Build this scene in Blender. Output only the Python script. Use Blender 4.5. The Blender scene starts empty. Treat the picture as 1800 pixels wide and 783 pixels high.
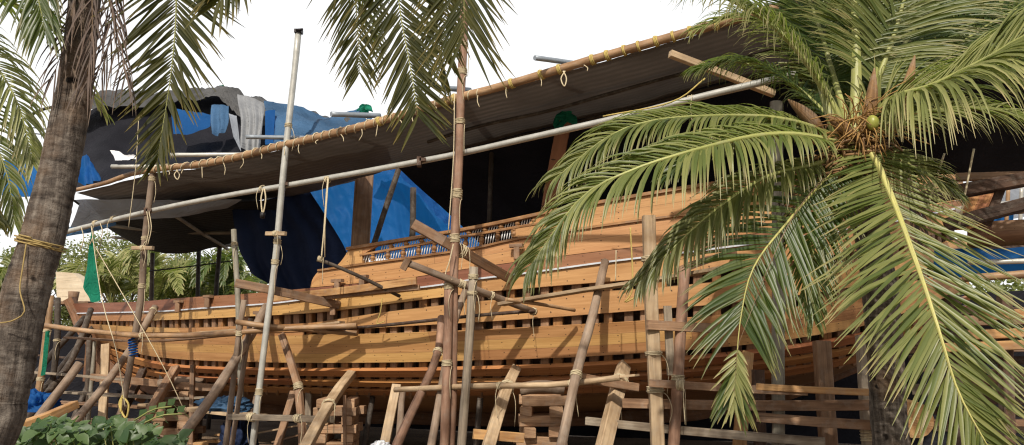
import bpy, math, random
import numpy as np
from mathutils import Vector, Matrix, noise

random.seed(11)
R = math.radians
scene = bpy.context.scene
COL = scene.collection

# ------------------------------------------------------------------ camera maths
F = 1386.0
PITCH = R(9.4)
CAM = Vector((0, 0, 2.0))
CP, SP_ = math.cos(PITCH), math.sin(PITCH)


def ray(px, py):
    u = (px - 900) / F
    v = -(py - 391.5) / F
    return Vector((u, CP - SP_ * v, SP_ + CP * v))


def at(px, py, Y):
    d = ray(px, py)
    return CAM + d * (Y / d.y)


_A = at(130, 335, 16.3)
_B = at(1400, 0, 10.0)
_dir = Vector((_B.x - _A.x, _B.y - _A.y, 0)).normalized()
NB = Vector((-_dir.y, _dir.x, 0))          # points away from the viewer
if NB.y < 0:
    NB = -NB


def sp(px, py, off=0.0):
    """point on the upright plane of the scaffold, moved back by off metres"""
    d = ray(px, py)
    t = ((_A - CAM).dot(NB) + off) / d.dot(NB)
    return CAM + d * t


def curve_fn(tab):
    xs = np.array([t[0] for t in tab], float)
    ys = np.array([t[1] for t in tab], float)
    h = np.diff(xs)
    dl = np.diff(ys) / h
    m = np.zeros(len(xs))
    m[0], m[-1] = dl[0], dl[-1]
    for i in range(1, len(xs) - 1):
        if dl[i - 1] * dl[i] <= 0:
            m[i] = (dl[i - 1] + dl[i]) * .5
            m[i] *= .4
        else:
            w1, w2 = 2 * h[i] + h[i - 1], h[i] + 2 * h[i - 1]
            m[i] = (w1 + w2) / (w1 / dl[i - 1] + w2 / dl[i])

    def f(x):
        if x <= xs[0]:
            return float(ys[0] + m[0] * (x - xs[0]))
        if x >= xs[-1]:
            return float(ys[-1] + m[-1] * (x - xs[-1]))
        i = int(np.searchsorted(xs, x) - 1)
        i = max(0, min(i, len(h) - 1))
        t = (x - xs[i]) / h[i]
        return float((2 * t**3 - 3 * t**2 + 1) * ys[i] + (t**3 - 2 * t**2 + t) * h[i] * m[i]
                     + (-2 * t**3 + 3 * t**2) * ys[i + 1] + (t**3 - t**2) * h[i] * m[i + 1])
    return f


def spline(pts, n):
    """Catmull-Rom through Vectors, n samples in all"""
    P = [Vector(p) for p in pts]
    if len(P) == 2:
        return [P[0].lerp(P[1], i / (n - 1)) for i in range(n)]
    Q = [P[0] * 2 - P[1]] + P + [P[-1] * 2 - P[-2]]
    L = [0]
    for i in range(1, len(P)):
        L.append(L[-1] + (P[i] - P[i - 1]).length)
    out = []
    for k in range(n):
        s = L[-1] * k / (n - 1)
        i = 0
        while i < len(P) - 2 and s > L[i + 1]:
            i += 1
        t = (s - L[i]) / max(1e-6, L[i + 1] - L[i])
        a, b, c, d = Q[i], Q[i + 1], Q[i + 2], Q[i + 3]
        out.append(.5 * ((2 * b) + (c - a) * t + (2 * a - 5 * b + 4 * c - d) * t * t + (3 * b - a - 3 * c + d) * t**3))
    return out


# ------------------------------------------------------------------ mesh builder
class MB:
    def __init__(s):
        s.v, s.f, s.uv, s.m, s.sm = [], [], [], [], []

    def face(s, idx, uvs, mat=0, smooth=False):
        s.f.append(tuple(idx)); s.uv.extend(uvs); s.m.append(mat); s.sm.append(smooth)

    def grid(s, rows, uvs, mat=0, smooth=True, closed=False):
        base = len(s.v)
        nr, nc = len(rows), len(rows[0])
        for r in rows:
            s.v.extend([tuple(p) for p in r])
        for i in range(nr - 1):
            for j in range(nc - 1):
                a, b = base + i * nc + j, base + i * nc + j + 1
                c, d = b + nc, a + nc
                s.face((a, b, c, d), (uvs[i][j], uvs[i][j + 1], uvs[i + 1][j + 1], uvs[i + 1][j]), mat, smooth)

    def sweep(s, path, prof, scales=None, up=Vector((0, 0, 1)), mat=0, smooth=False, cap=True, u0=None):
        """prof: list of (x,y) around; path: Vectors"""
        path = [Vector(p) for p in path]
        n, k = len(path), len(prof)
        base = len(s.v)
        u = random.uniform(0, 30) if u0 is None else u0
        us = []
        per = [0]
        for j in range(k):
            q, p = prof[(j + 1) % k], prof[j]
            per.append(per[-1] + math.hypot(q[0] - p[0], q[1] - p[1]))
        last = None
        for i, p in enumerate(path):
            t = (path[min(i + 1, n - 1)] - path[max(i - 1, 0)]).normalized()
            ref = up if last is None else last
            side = t.cross(ref)
            if side.length < 1e-3:
                side = t.cross(Vector((0, 1, 0)) if abs(t.y) < .9 else Vector((1, 0, 0)))
            side.normalize()
            upv = side.cross(t).normalized()
            last = upv
            sc = 1 if scales is None else scales[i]
            for (x, y) in prof:
                s.v.append(tuple(p + side * (x * sc) + upv * (y * sc)))
            if i:
                u += (p - path[i - 1]).length
            us.append(u)
        for i in range(n - 1):
            for j in range(k):
                a, b = base + i * k + j, base + i * k + (j + 1) % k
                s.face((a, b, b + k, a + k), ((us[i], per[j]), (us[i], per[j + 1]), (us[i + 1], per[j + 1]), (us[i + 1], per[j])), mat, smooth)
        if cap:
            s.face([base + j for j in range(k)][::-1], [(us[0], p[0] * .2 + p[1]) for p in prof][::-1], mat, False)
            s.face([base + (n - 1) * k + j for j in range(k)], [(us[-1], p[0] * .2 + p[1]) for p in prof], mat, False)

    def tube(s, path, r, seg=8, scales=None, mat=0, cap=True):
        s.sweep(path, [(r * math.cos(2 * math.pi * j / seg), r * math.sin(2 * math.pi * j / seg)) for j in range(seg)],
                scales, mat=mat, smooth=True, cap=cap)

    def beam(s, path, w, h, up=Vector((0, 0, 1)), mat=0, scales=None, ch=None):
        c = ch if ch is not None else min(w, h) * .08
        a, b = w / 2, h / 2
        s.sweep(path, [(a - c, -b), (a, -b + c), (a, b - c), (a - c, b), (-a + c, b), (-a, b - c), (-a, -b + c), (-a + c, -b)],
                scales, up=up, mat=mat)

    def box(s, c, sx, sy, sz, rot=0, tilt=0, mat=0, ch=None):
        d = Vector((math.cos(rot) * math.cos(tilt), math.sin(rot) * math.cos(tilt), math.sin(tilt)))
        c = Vector(c)
        s.beam([c - d * sx / 2, c + d * sx / 2], sy, sz, mat=mat, ch=ch)

    def build(s, name, mats, parent=None, origin=True):
        me = bpy.data.meshes.new(name)
        me.from_pydata(s.v, [], s.f)
        if not isinstance(mats, (list, tuple)):
            mats = [mats]
        for m in mats:
            me.materials.append(m)
        me.polygons.foreach_set('material_index', s.m)
        me.polygons.foreach_set('use_smooth', s.sm)
        uvl = me.uv_layers.new(name='UVMap')
        uvl.data.foreach_set('uv', [c for t in s.uv for c in t])
        o = bpy.data.objects.new(name, me)
        COL.objects.link(o)
        if parent is not None:
            o.parent = parent
            o.matrix_parent_inverse = Matrix.Translation(parent.location).inverted()
        elif origin and s.v:
            zs = min(v[2] for v in s.v)
            low = [v for v in s.v if v[2] < zs + .08]
            c = Vector((sum(v[0] for v in low) / len(low), sum(v[1] for v in low) / len(low), zs))
            me.transform(Matrix.Translation(-c))
            o.location = c
        return o


def tag(o, label, cat, group=None, kind=None):
    if label: o['label'] = label
    if cat: o['category'] = cat
    if group: o['group'] = group
    if kind: o['kind'] = kind
    return o


def empty(name, loc, label, cat, group=None):
    o = bpy.data.objects.new(name, None)
    o.empty_display_size = .2
    o.location = loc
    COL.objects.link(o)
    return tag(o, label, cat, group)


# ------------------------------------------------------------------ materials
class NT:
    def __init__(s, name):
        s.mat = bpy.data.materials.new(name)
        s.mat.use_nodes = True
        s.t = s.mat.node_tree
        s.t.nodes.clear()
        s.out = s.n('ShaderNodeOutputMaterial')

    def n(s, typ, **kw):
        nd = s.t.nodes.new(typ)
        for k, v in kw.items():
            if k.startswith('i_'):
                key = k[2:]
                nd.inputs[int(key) if key.isdigit() else key].default_value = v
            else:
                setattr(nd, k, v)
        return nd

    def l(s, a, b):
        s.t.links.new(a, b)

    def math(s, op, a, b=None, c=None, clamp=False):
        nd = s.n('ShaderNodeMath', operation=op, use_clamp=clamp)
        for i, x in enumerate((a, b, c)):
            if x is None: continue
            if isinstance(x, (int, float)): nd.inputs[i].default_value = x
            else: s.l(x, nd.inputs[i])
        return nd.outputs[0]

    def mix(s, fac, a, b, blend='MIX'):
        nd = s.n('ShaderNodeMix', data_type='RGBA', blend_type=blend)
        for i, x in ((0, fac), (6, a), (7, b)):
            if isinstance(x, (int, float)): nd.inputs[i].default_value = x
            elif isinstance(x, tuple): nd.inputs[i].default_value = x if len(x) == 4 else (*x, 1)
            else: s.l(x, nd.inputs[i])
        return nd.outputs[2]

    def ramp(s, fac, stops, interp='LINEAR'):
        nd = s.n('ShaderNodeValToRGB')
        cr = nd.color_ramp
        cr.interpolation = interp
        while len(cr.elements) < len(stops): cr.elements.new(.5)
        for e, (p, c) in zip(cr.elements, stops):
            e.position = p
            e.color = (*c, 1) if not isinstance(c, (int, float)) else (c, c, c, 1)
        s.l(fac, nd.inputs[0])
        return nd.outputs[0]

    def noise(s, vec, scale, detail=4, rough=.55, dist=0):
        nd = s.n('ShaderNodeTexNoise', i_Scale=scale, i_Detail=detail, i_Roughness=rough, i_Distortion=dist)
        s.l(vec, nd.inputs['Vector'])
        return nd.outputs[0]

    def uvw(s, su, sv, rnd=True):
        """uv scaled, third coordinate random by object"""
        tc = s.n('ShaderNodeTexCoord')
        sep = s.n('ShaderNodeSeparateXYZ')
        s.l(tc.outputs['UV'], sep.inputs[0])
        cb = s.n('ShaderNodeCombineXYZ')
        s.l(s.math('MULTIPLY', sep.outputs[0], su), cb.inputs[0])
        s.l(s.math('MULTIPLY', sep.outputs[1], sv), cb.inputs[1])
        oi = s.n('ShaderNodeObjectInfo')
        s.rand = oi.outputs['Random']
        s.l(s.math('MULTIPLY', oi.outputs['Random'], 57.0), cb.inputs[2])
        s.u, s.vv = sep.outputs[0], sep.outputs[1]
        return cb.outputs[0]

    def finish(s, color, rough=.6, bump=None, bstr=.3, bdist=.01, metal=0, spec=.4, transl=0, tcol=None):
        p = s.n('ShaderNodeBsdfPrincipled')
        if isinstance(color, tuple): p.inputs['Base Color'].default_value = (*color, 1)
        else: s.l(color, p.inputs['Base Color'])
        if isinstance(rough, (int, float)): p.inputs['Roughness'].default_value = rough
        else: s.l(rough, p.inputs['Roughness'])
        p.inputs['Metallic'].default_value = metal
        p.inputs['Specular IOR Level'].default_value = spec
        nrm = None
        if bump is not None:
            b = s.n('ShaderNodeBump', i_Strength=bstr, i_Distance=bdist)
            s.l(bump, b.inputs['Height'])
            s.l(b.outputs[0], p.inputs['Normal'])
            nrm = b.outputs[0]
        if transl:
            t = s.n('ShaderNodeBsdfTranslucent')
            c2 = tcol if tcol is not None else color
            if isinstance(c2, tuple): t.inputs[0].default_value = (*c2, 1)
            else: s.l(c2, t.inputs[0])
            if nrm is not None: s.l(nrm, t.inputs['Normal'])
            mx = s.n('ShaderNodeMixShader', i_0=transl)
            s.l(p.outputs[0], mx.inputs[1]); s.l(t.outputs[0], mx.inputs[2])
            s.l(mx.outputs[0], s.out.inputs[0])
        else:
            s.l(p.outputs[0], s.out.inputs[0])
        return s.mat


def wood(name, dark, light, su=1.1, sv=16, var=.35, rough=.65, blot=None):
    t = NT(name)
    vec = t.uvw(su, sv)
    n1 = t.noise(vec, 1.6, 5, .6, .4)
    c = t.ramp(n1, [(.28, dark), (.72, light)])
    tc = t.n('ShaderNodeTexCoord')
    n2 = t.noise(tc.outputs['Object'], 2.3, 3)
    c = t.mix(t.ramp(n2, [(.35, 0.), (.7, 1.)]), c, t.mix(1., c, tuple(blot or (.55, .50, .46)), 'MULTIPLY'))
    n3 = t.noise(tc.outputs['Object'], 7.5, 6, .7)
    c = t.mix(t.math('MULTIPLY', t.ramp(n3, [(.50, 0.), (.62, 1.)]), .38), c, t.mix(.5, c, (.30, .27, .23)))
    crack = t.ramp(t.noise(t.uvw(su * .5, sv * 2.2), 1.0, 3, .6, .6), [(.30, 1.), (.36, 0.)])
    c = t.mix(t.math('MULTIPLY', crack, .6), c, t.mix(1., c, (.3, .26, .22), 'MULTIPLY'))
    n1 = t.math('SUBTRACT', t.math('ADD', n1, t.math('MULTIPLY', n3, .6)), t.math('MULTIPLY', crack, .5))
    hsv = t.n('ShaderNodeHueSaturation')
    t.l(c, hsv.inputs['Color'])
    t.l(t.math('MULTIPLY_ADD', t.rand, 2 * var, 1 - var), hsv.inputs['Value'])
    return t.finish(hsv.outputs[0], rough, n1, .45, .014)


M = {}
M['pole_rust'] = wood('rusty_brown_pole', (.22, .12, .075), (.46, .28, .19), 1.2, 10, .15, .7)
M['pole_grey'] = wood('grey_weathered_pole', (.19, .17, .135), (.36, .34, .27), 1.2, 9, .12, .6)
M['pole_wood'] = wood('bare_brown_pole', (.16, .112, .078), (.36, .265, .19), 1.0, 10, .2, .75)
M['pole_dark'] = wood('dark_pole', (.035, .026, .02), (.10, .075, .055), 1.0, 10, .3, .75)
M['timber_pale'] = wood('pale_timber', (.36, .25, .145), (.62, .47, .30), 1.0, 14, .12, .7)
M['timber_brown'] = wood('brown_timber', (.17, .096, .055), (.37, .225, .13), 1.0, 14, .2, .7)
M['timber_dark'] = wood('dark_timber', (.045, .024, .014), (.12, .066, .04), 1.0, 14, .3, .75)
M['timber_grey'] = wood('grey_timber', (.20, .16, .12), (.42, .35, .26), 1.0, 18, .15, .8)
M['timber_orange'] = wood('fresh_split_timber', (.36, .17, .06), (.68, .42, .18), 1.0, 12, .12, .7)
M['block'] = wood('crib_block_wood', (.24, .13, .07), (.48, .31, .18), 2.0, 18, .3, .8)
M['rail_wood'] = wood('oiled_rail_wood', (.23, .105, .035), (.42, .215, .08), .8, 14, .08, .5)
M['keel_wood'] = wood('keel_wood', (.14, .065, .03), (.28, .14, .07), .8, 14, .1, .7)
M['bamboo'] = wood('old_bamboo', (.27, .15, .07), (.48, .31, .17), 1.5, 8, .1, .5)


def hull_mat(name, dark, light, nails=True, var=.3, rough=.5):
    t = NT(name)
    vec = t.uvw(.55, 3.2)
    n1 = t.noise(vec, 2.2, 6, .62, .5)
    c = t.ramp(n1, [(.25, dark), (.75, light)])
    fl = t.math('FLOOR', t.vv)
    fr = t.math('FRACT', t.vv)
    wn = t.n('ShaderNodeTexWhiteNoise', noise_dimensions='2D')
    cb = t.n('ShaderNodeCombineXYZ')
    t.l(fl, cb.inputs[0]); t.l(t.math('MULTIPLY', t.rand, 91.7), cb.inputs[1])
    t.l(cb.outputs[0], wn.inputs['Vector'])
    seg = t.math('ADD', t.math('DIVIDE', t.u, 4.3), wn.outputs['Value'])
    wn2 = t.n('ShaderNodeTexWhiteNoise', noise_dimensions='3D')
    cb2 = t.n('ShaderNodeCombineXYZ')
    t.l(fl, cb2.inputs[0]); t.l(t.math('FLOOR', seg), cb2.inputs[1]); t.l(t.math('MULTIPLY', t.rand, 37.), cb2.inputs[2])
    t.l(cb2.outputs[0], wn2.inputs['Vector'])
    hsv = t.n('ShaderNodeHueSaturation')
    t.l(c, hsv.inputs['Color'])
    t.l(t.math('MULTIPLY_ADD', wn2.outputs['Value'], var, 1 - var * .6), hsv.inputs['Value'])
    t.l(t.math('MULTIPLY_ADD', wn2.outputs['Value'], .022, .489), hsv.inputs['Hue'])
    c = hsv.outputs[0]
    # blotchy water stains
    vec2 = t.uvw(.35, .8)
    st = t.ramp(t.noise(vec2, 1.7, 4, .6), [(.42, 0.), (.72, 1.)])
    c = t.mix(t.math('MULTIPLY', st, .5), c, t.mix(1., c, (.62, .48, .38), 'MULTIPLY'))
    # seams and butt joints
    seam = t.math('LESS_THAN', t.math('MINIMUM', fr, t.math('SUBTRACT', 1., fr)), .018)
    but = t.math('LESS_THAN', t.math('FRACT', seg), .0022)
    line = t.math('MAXIMUM', seam, but)
    c = t.mix(t.math('MULTIPLY', line, .42), c, (.05, .025, .012))
    hgt = t.math('SUBTRACT', t.math('MULTIPLY', n1, .3), line)
    if nails:
        du = t.math('MULTIPLY', t.math('SUBTRACT', t.math('FRACT', t.math('DIVIDE', t.u, .285)), .5), .285)
        jit = t.math('MULTIPLY', t.math('SUBTRACT', t.noise(t.uvw(3.5, 0), 1.0, 1), .5), .5)
        dv = t.math('MULTIPLY', t.math('SUBTRACT', t.math('ABSOLUTE', t.math('SUBTRACT', t.math('ADD', fr, jit), .5)), .27), .30)
        d = t.math('SQRT', t.math('ADD', t.math('MULTIPLY', du, du), t.math('MULTIPLY', dv, dv)))
        keep = t.math('GREATER_THAN', t.noise(t.uvw(3.5, 2.1), 2.3, 0), .47)
        hole = t.math('MULTIPLY', t.math('LESS_THAN', d, .0125), keep)
        c = t.mix(t.math('MULTIPLY', hole, .85), c, (.03, .014, .008))
        hgt = t.math('SUBTRACT', hgt, hole)
    return t.finish(c, rough, hgt, .4, .012, spec=.35)


M['hull'] = hull_mat('honey_hull_planks', (.39, .20, .072), (.575, .325, .136), var=.30)
M['bulwark'] = hull_mat('pale_honey_bulwark_planks', (.43, .225, .082), (.59, .34, .145), var=.16)
M['wale'] = hull_mat('orange_wale_planks', (.33, .13, .045), (.55, .25, .095))
M['sheer'] = hull_mat('red_brown_sheer_planks', (.20, .085, .04), (.34, .155, .08))
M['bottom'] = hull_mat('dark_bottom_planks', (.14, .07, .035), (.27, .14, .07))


def plain(name, col, rough=.6, metal=0, nscale=9, amt=.4, bstr=.15, transl=0, tcol=None):
    t = NT(name)
    tc = t.n('ShaderNodeTexCoord')
    n = t.noise(tc.outputs['Object'], nscale, 4)
    c = t.mix(t.ramp(n, [(.3, 0.), (.75, 1.)]), tuple(x * (1 - amt) for x in col), col)
    return t.finish(c, rough, n, bstr, .02, metal, transl=transl, tcol=tcol)


M['white'] = plain('white_strip', (.62, .65, .70), .35, amt=.3)
M['rod'] = plain('white_metal_rod', (.86, .86, .85), .4, amt=.15)
M['galv'] = plain('galvanised_tube', (.52, .51, .46), .42, .25, 6, .3)
M['steel_blue'] = plain('painted_grey_tube', (.32, .36, .40), .45, .2, 6, .3)
M['rope'] = plain('pale_rope', (.62, .52, .34), .85, nscale=30, amt=.3)
M['rope_yellow'] = plain('yellow_rope', (.55, .42, .13), .8, nscale=30, amt=.3)
M['rope_old'] = plain('old_straw_rope', (.40, .29, .11), .9, nscale=30, amt=.4)
M['iron'] = plain('dark_iron', (.035, .03, .03), .5, .5)
M['plastic_white'] = plain('white_sack', (.75, .76, .78), .5, amt=.2)


def tarp(name, col, transl=.25, rough=.55, tcol=None, ribs=0, nscale=3.0, bstr=.5, amt=.45):
    t = NT(name)
    vec = t.uvw(1, 1)
    n = t.noise(vec, nscale, 6, .6, 1.2)
    n = t.math('ADD', t.math('MULTIPLY', n, .5), t.math('MULTIPLY', t.math('ABSOLUTE', t.math('SUBTRACT', t.noise(vec, nscale * .9, 3, .5, 2.0), .5)), 3.0))
    n2 = t.noise(vec, nscale * .35, 3, .5)
    c = t.mix(t.ramp(n2, [(.3, 0.), (.7, 1.)]), tuple(x * (1 - amt) for x in col), col)
    h = t.math('ADD', t.math('MULTIPLY', n, .7), n2)
    if ribs:
        w = t.n('ShaderNodeTexWave', wave_type='BANDS', bands_direction='Y', i_Scale=ribs, i_Distortion=.6)
        w.inputs['Detail'].default_value = 2
        t.l(vec, w.inputs['Vector'])
        c = t.mix(t.math('MULTIPLY', t.math('MULTIPLY', w.outputs['Fac'], t.ramp(n2, [(.3, .15), (.7, .9)])), .6), c, tuple(x * .35 for x in col))
        h = t.math('ADD', h, t.math('MULTIPLY', w.outputs['Fac'], .5))
    return t.finish(c, rough, h, bstr, .05, transl=transl, tcol=tcol, spec=.05 if max(col) < .05 else .14)


M['tarp_roof'] = tarp('taupe_roof_sheet', (.185, .165, .145), .10, .75, ribs=2.2, bstr=.3)
M['tarp_black'] = tarp('black_net', (.020, .020, .025), .05, .7)
M['tarp_navy'] = tarp('navy_black_sheet', (.018, .030, .075), .04, .65, nscale=2)
M['tarp_blue'] = tarp('blue_tarpaulin', (.02, .12, .36), .45, .6, tcol=(.015, .24, .66), nscale=1.6, bstr=.45)
M['tarp_denim'] = tarp('faded_blue_tarpaulin', (.07, .15, .27), .2, .45, tcol=(.08, .22, .5), nscale=3, bstr=.6)
M['tarp_grey'] = tarp('grey_tarpaulin', (.33, .34, .35), .15, .6, nscale=3)
M['tarp_dark'] = tarp('dark_grey_tarpaulin', (.10, .10, .10), .06, .7, nscale=3, bstr=.9)
M['tarp_mid'] = tarp('deep_grey_tarpaulin', (.042, .045, .045), .06, .7, nscale=3, bstr=.7, ribs=1.5)  # uneven dark grey base colour with ribs
M['tarp_pale'] = tarp('pale_blue_grey_sheet', (.42, .46, .52), .3, .6, nscale=2)
M['cloth_green'] = tarp('green_netting', (.02, .25, .15), .35, .7, tcol=(.02, .4, .24), nscale=5)
M['ply'] = wood('pale_plywood', (.55, .44, .30), (.72, .62, .46), .6, 8, .05, .7, (.88, .86, .84))


def leaf(name, a, b, tip, transl=.35, tcol=(.25, .34, .05), rough=.40, spec=.5):
    """u runs along the leaflet, v is random by leaflet"""
    t = NT(name)
    vec = t.uvw(1.0, 60)
    c = t.mix(t.math('FRACT', t.math('MULTIPLY', t.vv, 7.3)), a, b)
    n = t.noise(vec, 6, 3)
    c = t.mix(t.math('MULTIPLY', n, .35), c, tuple(x * .45 for x in a))
    w = t.ramp(t.u, [(.62, 0.), (1., 1.)])
    c = t.mix(t.math('MULTIPLY', w, t.math('FRACT', t.math('MULTIPLY', t.vv, 23.1))), c, tip)
    ob = t.n('ShaderNodeHueSaturation')
    t.l(c, ob.inputs['Color'])
    t.l(t.math('MULTIPLY_ADD', t.rand, .5, .75), ob.inputs['Value'])
    return t.finish(ob.outputs[0], rough, n, .2, .01, spec=spec, transl=transl, tcol=tcol)


M['frond_green'] = leaf('green_palm_leaflet', (.095, .13, .032), (.28, .285, .095), (.42, .32, .15))
M['frond_deep'] = leaf('deep_green_palm_leaflet', (.045, .085, .02), (.13, .165, .045), (.35, .27, .11))
M['frond_pale'] = leaf('pale_palm_leaflet', (.16, .18, .055), (.38, .37, .15), (.52, .40, .22))
M['frond_shade_olive'] = leaf('shade_darkened_palm_leaflet', (.026, .034, .009), (.088, .084, .018), (.24, .17, .04), .3, (.20, .21, .03), .55, .2)  # leaf colour darkened to carry the shade of the crown above
M['frond_dead'] = leaf('dry_brown_leaflet', (.055, .036, .028), (.13, .085, .06), (.2, .14, .09), .12, (.2, .13, .07), .7)
M['bush_leaf'] = leaf('broad_leaf', (.04, .095, .03), (.15, .23, .08), (.2, .2, .06), .3, (.18, .3, .05), .45)
M['tree_leaf'] = leaf('tree_leaf', (.15, .18, .06), (.30, .32, .13), (.2, .2, .08), .4, (.3, .36, .08), .5)
M['rachis_yellow'] = wood('yellow_rachis', (.36, .34, .10), (.60, .56, .22), 1, 20, .1, .45, (.9, .9, .8))
M['rachis_green'] = wood('green_rachis', (.20, .22, .06), (.42, .42, .15), 1, 20, .15, .45, (.8, .8, .7))
M['rachis_dry'] = wood('dry_rachis', (.14, .09, .05), (.28, .19, .11), 1, 20, .1, .7)


def trunk_mat():
    t = NT('ringed_palm_bark')
    tc = t.n('ShaderNodeTexCoord')
    n = t.noise(tc.outputs['Object'], 14, 9, .72)
    n2 = t.noise(tc.outputs['Object'], 2.6, 5, .6)
    vec = t.uvw(16, 3.2)
    n3 = t.noise(vec, 1.0, 5, .6, .8)
    vec2 = t.uvw(2.5, 26)
    n4 = t.noise(vec2, 1.0, 4, .6)
    h = t.math('ADD', t.math('ADD', t.math('MULTIPLY', n, .4), t.math('MULTIPLY', n3, .4)), t.math('MULTIPLY', n4, .42))
    c = t.ramp(h, [(.46, (.016, .013, .011)), (.60, (.095, .078, .064)), (.80, (.27, .235, .195))])
    c = t.mix(t.ramp(n2, [(.48, 0.), (.68, .6)]), c, t.mix(.5, c, (.27, .15, .07)))
    pit = t.ramp(t.noise(tc.outputs['Object'], 5.5, 2), [(.27, 1.), (.31, 0.)])
    c = t.mix(pit, c, (.012, .009, .007))
    return t.finish(c, .9, h, 1.0, .05, spec=.15)


M['trunk'] = trunk_mat()
M['fibre'] = wood('coir_fibre', (.13, .07, .03), (.34, .2, .09), 2, 30, .2, .9)
M['flower'] = wood('orange_flower_stalk', (.30, .15, .04), (.62, .38, .12), 2, 20, .2, .7)
M['coconut'] = plain('green_coconut', (.33, .34, .07), .4, amt=.3)
M['bark'] = wood('bark', (.06, .045, .035), (.17, .13, .10), 1.5, 6, .2, .9)


def ground_mat():
    t = NT('dusty_ground')
    tc = t.n('ShaderNodeTexCoord')
    n = t.noise(tc.outputs['Object'], 1.1, 6)
    n2 = t.noise(tc.outputs['Object'], 22, 4, .7)
    c = t.ramp(n, [(.3, (.11, .075, .05)), (.7, (.24, .175, .12))])
    c = t.mix(t.ramp(n2, [(.52, 0.), (.6, .8)]), c, (.36, .23, .12))
    return t.finish(c, .95, n2, .6, .05, spec=.1)


M['ground'] = ground_mat()

# ------------------------------------------------------------------ ground
g = MB()
N = 60
rows, uvs = [], []
for i in range(N + 1):
    y = -30 + (i / N) ** 1.6 * 630
    r, q = [], []
    for j in range(N + 1):
        s = (j / N) * 2 - 1
        x = math.copysign(abs(s) ** 1.8, s) * 400
        z = .05 * noise.noise((x * .5, y * .5, 0)) if y < 60 else 0
        r.append((x, y, z)); q.append((x, y))
    rows.append(r); uvs.append(q)
g.grid(rows, uvs)
tag(g.build('ground', M['ground'], origin=False), None, None, kind='structure')

# ------------------------------------------------------------------ SHIP
Yh = curve_fn([(128, 21.6), (190, 20.0), (250, 18.6), (350, 17.0), (500, 15.5), (700, 14.3), (900, 13.5), (1100, 12.9),
               (1300, 12.5), (1450, 12.45), (1560, 12.8), (1640, 13.5), (1700, 14.4)])
LN = {}


def line(k, off, tab):
    LN[k] = (tab[0][0], off, curve_fn(tab))


line('A', 0, [(126, 534), (236, 531), (337, 523), (418, 518), (547, 507), (703, 492), (829, 473), (1000, 450), (1100, 438), (1260, 420), (1500, 388), (1700, 350)])
line('S', 0, [(139, 551), (186, 550), (294, 547), (360, 542), (418, 538), (477, 534), (560, 524), (634, 517), (770, 502), (838, 491), (907, 483), (1068, 461), (1262, 437), (1500, 402), (1700, 362)])
line('B', 0, [(142, 563), (236, 565), (330, 563), (414, 559), (547, 552), (632, 543), (700, 534), (846, 516), (980, 504), (1131, 492), (1260, 478), (1500, 444), (1700, 400)])
line('C', .02, [(147, 569), (236, 574), (313, 575), (414, 572), (547, 566), (612, 557), (680, 547), (846, 528), (980, 516), (1131, 506), (1260, 494), (1500, 462), (1700, 415)])
line('D', .03, [(153, 580), (300, 586), (420, 587), (540, 584), (632, 580), (700, 576), (846, 568), (980, 559), (1135, 547), (1260, 537), (1500, 506), (1700, 450)])
line('E', .04, [(155, 582), (300, 588), (420, 589), (540, 587), (632, 586), (700, 584), (846, 578), (980, 571), (1135, 562), (1260, 553), (1500, 524), (1700, 465)])
line('F', .18, [(178, 602), (224, 617), (275, 629), (337, 635), (418, 638), (547, 640), (690, 639), (846, 635), (980, 631), (1135, 622), (1260, 613), (1500, 578), (1700, 510)])
line('G', .24, [(182, 607), (224, 623), (275, 636), (337, 643), (418, 646), (547, 647), (690, 647), (846, 644), (980, 640), (1135, 631), (1260, 622), (1500, 588), (1700, 518)])
line('H', .40, [(187, 616), (236, 638), (275, 646), (337, 653), (400, 656), (547, 659), (700, 661), (846, 659), (980, 656), (1135, 648), (1260, 637), (1500, 602), (1700, 528)])
line('I', .47, [(190, 620), (236, 643), (275, 652), (337, 659), (400, 662), (547, 666), (700, 668), (846, 666), (980, 662), (1135, 654), (1260, 643), (1500, 608), (1700, 534)])
line('J', .66, [(194, 628), (236, 652), (275, 661), (337, 668), (400, 672), (547, 676), (700, 679), (846, 677), (980, 671), (1135, 664), (1260, 654), (1500, 619), (1700, 543)])
line('K', .76, [(197, 632), (236, 656), (275, 666), (337, 673), (400, 676), (547, 681), (700, 684), (846, 682), (980, 677), (1135, 670), (1260, 660), (1500, 625), (1700, 549)])
line('L', 1.02, [(201, 639), (236, 664), (275, 675), (337, 682), (400, 686), (547, 690), (700, 693), (846, 692), (980, 689), (1135, 682), (1260, 672), (1500, 636), (1700, 560)])
PX0, PX1 = 126, 1700
STEM_Y = 21.6


GAP = {'B': -1.2, 'C': 1.6, 'D': -1.6, 'E': 2.0, 'F': -2.4, 'G': 1.8, 'H': -.8, 'I': 1.6, 'J': -.8, 'K': 1.2}


def hp(k, px, extra=0):
    x0, off, f = LN[k]
    px = max(px, x0)
    gp = GAP.get(k, 0) * min(1, max(0, (px - 200) / 100))
    Y = Yh(px) + off
    e = (STEM_Y - .25 * (px - 126) / 60 - (Yh(x0) + off)) if x0 > 126 else 0
    Y += max(0, e) * math.exp(-(px - x0) / 45)
    return at(px, f(px) + gp, Y + extra)


def hn(px):
    """outward normal in plan"""
    a, b = at(px - 8, 560, Yh(px - 8)), at(px + 8, 560, Yh(px + 8))
    t = Vector((b.x - a.x, b.y - a.y, 0)).normalized()
    return Vector((t.y, -t.x, 0)), t


ARC = {}
_s = 0
_p = None
for px in range(100, 1800):
    p = at(px, 560, Yh(px))
    if _p is not None: _s += (p - _p).length
    ARC[px] = _s
    _p = p


def arc(px):
    i = int(max(100, min(1798, px)))
    return ARC[i] + (ARC[i + 1] - ARC[i]) * (px - i)


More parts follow.
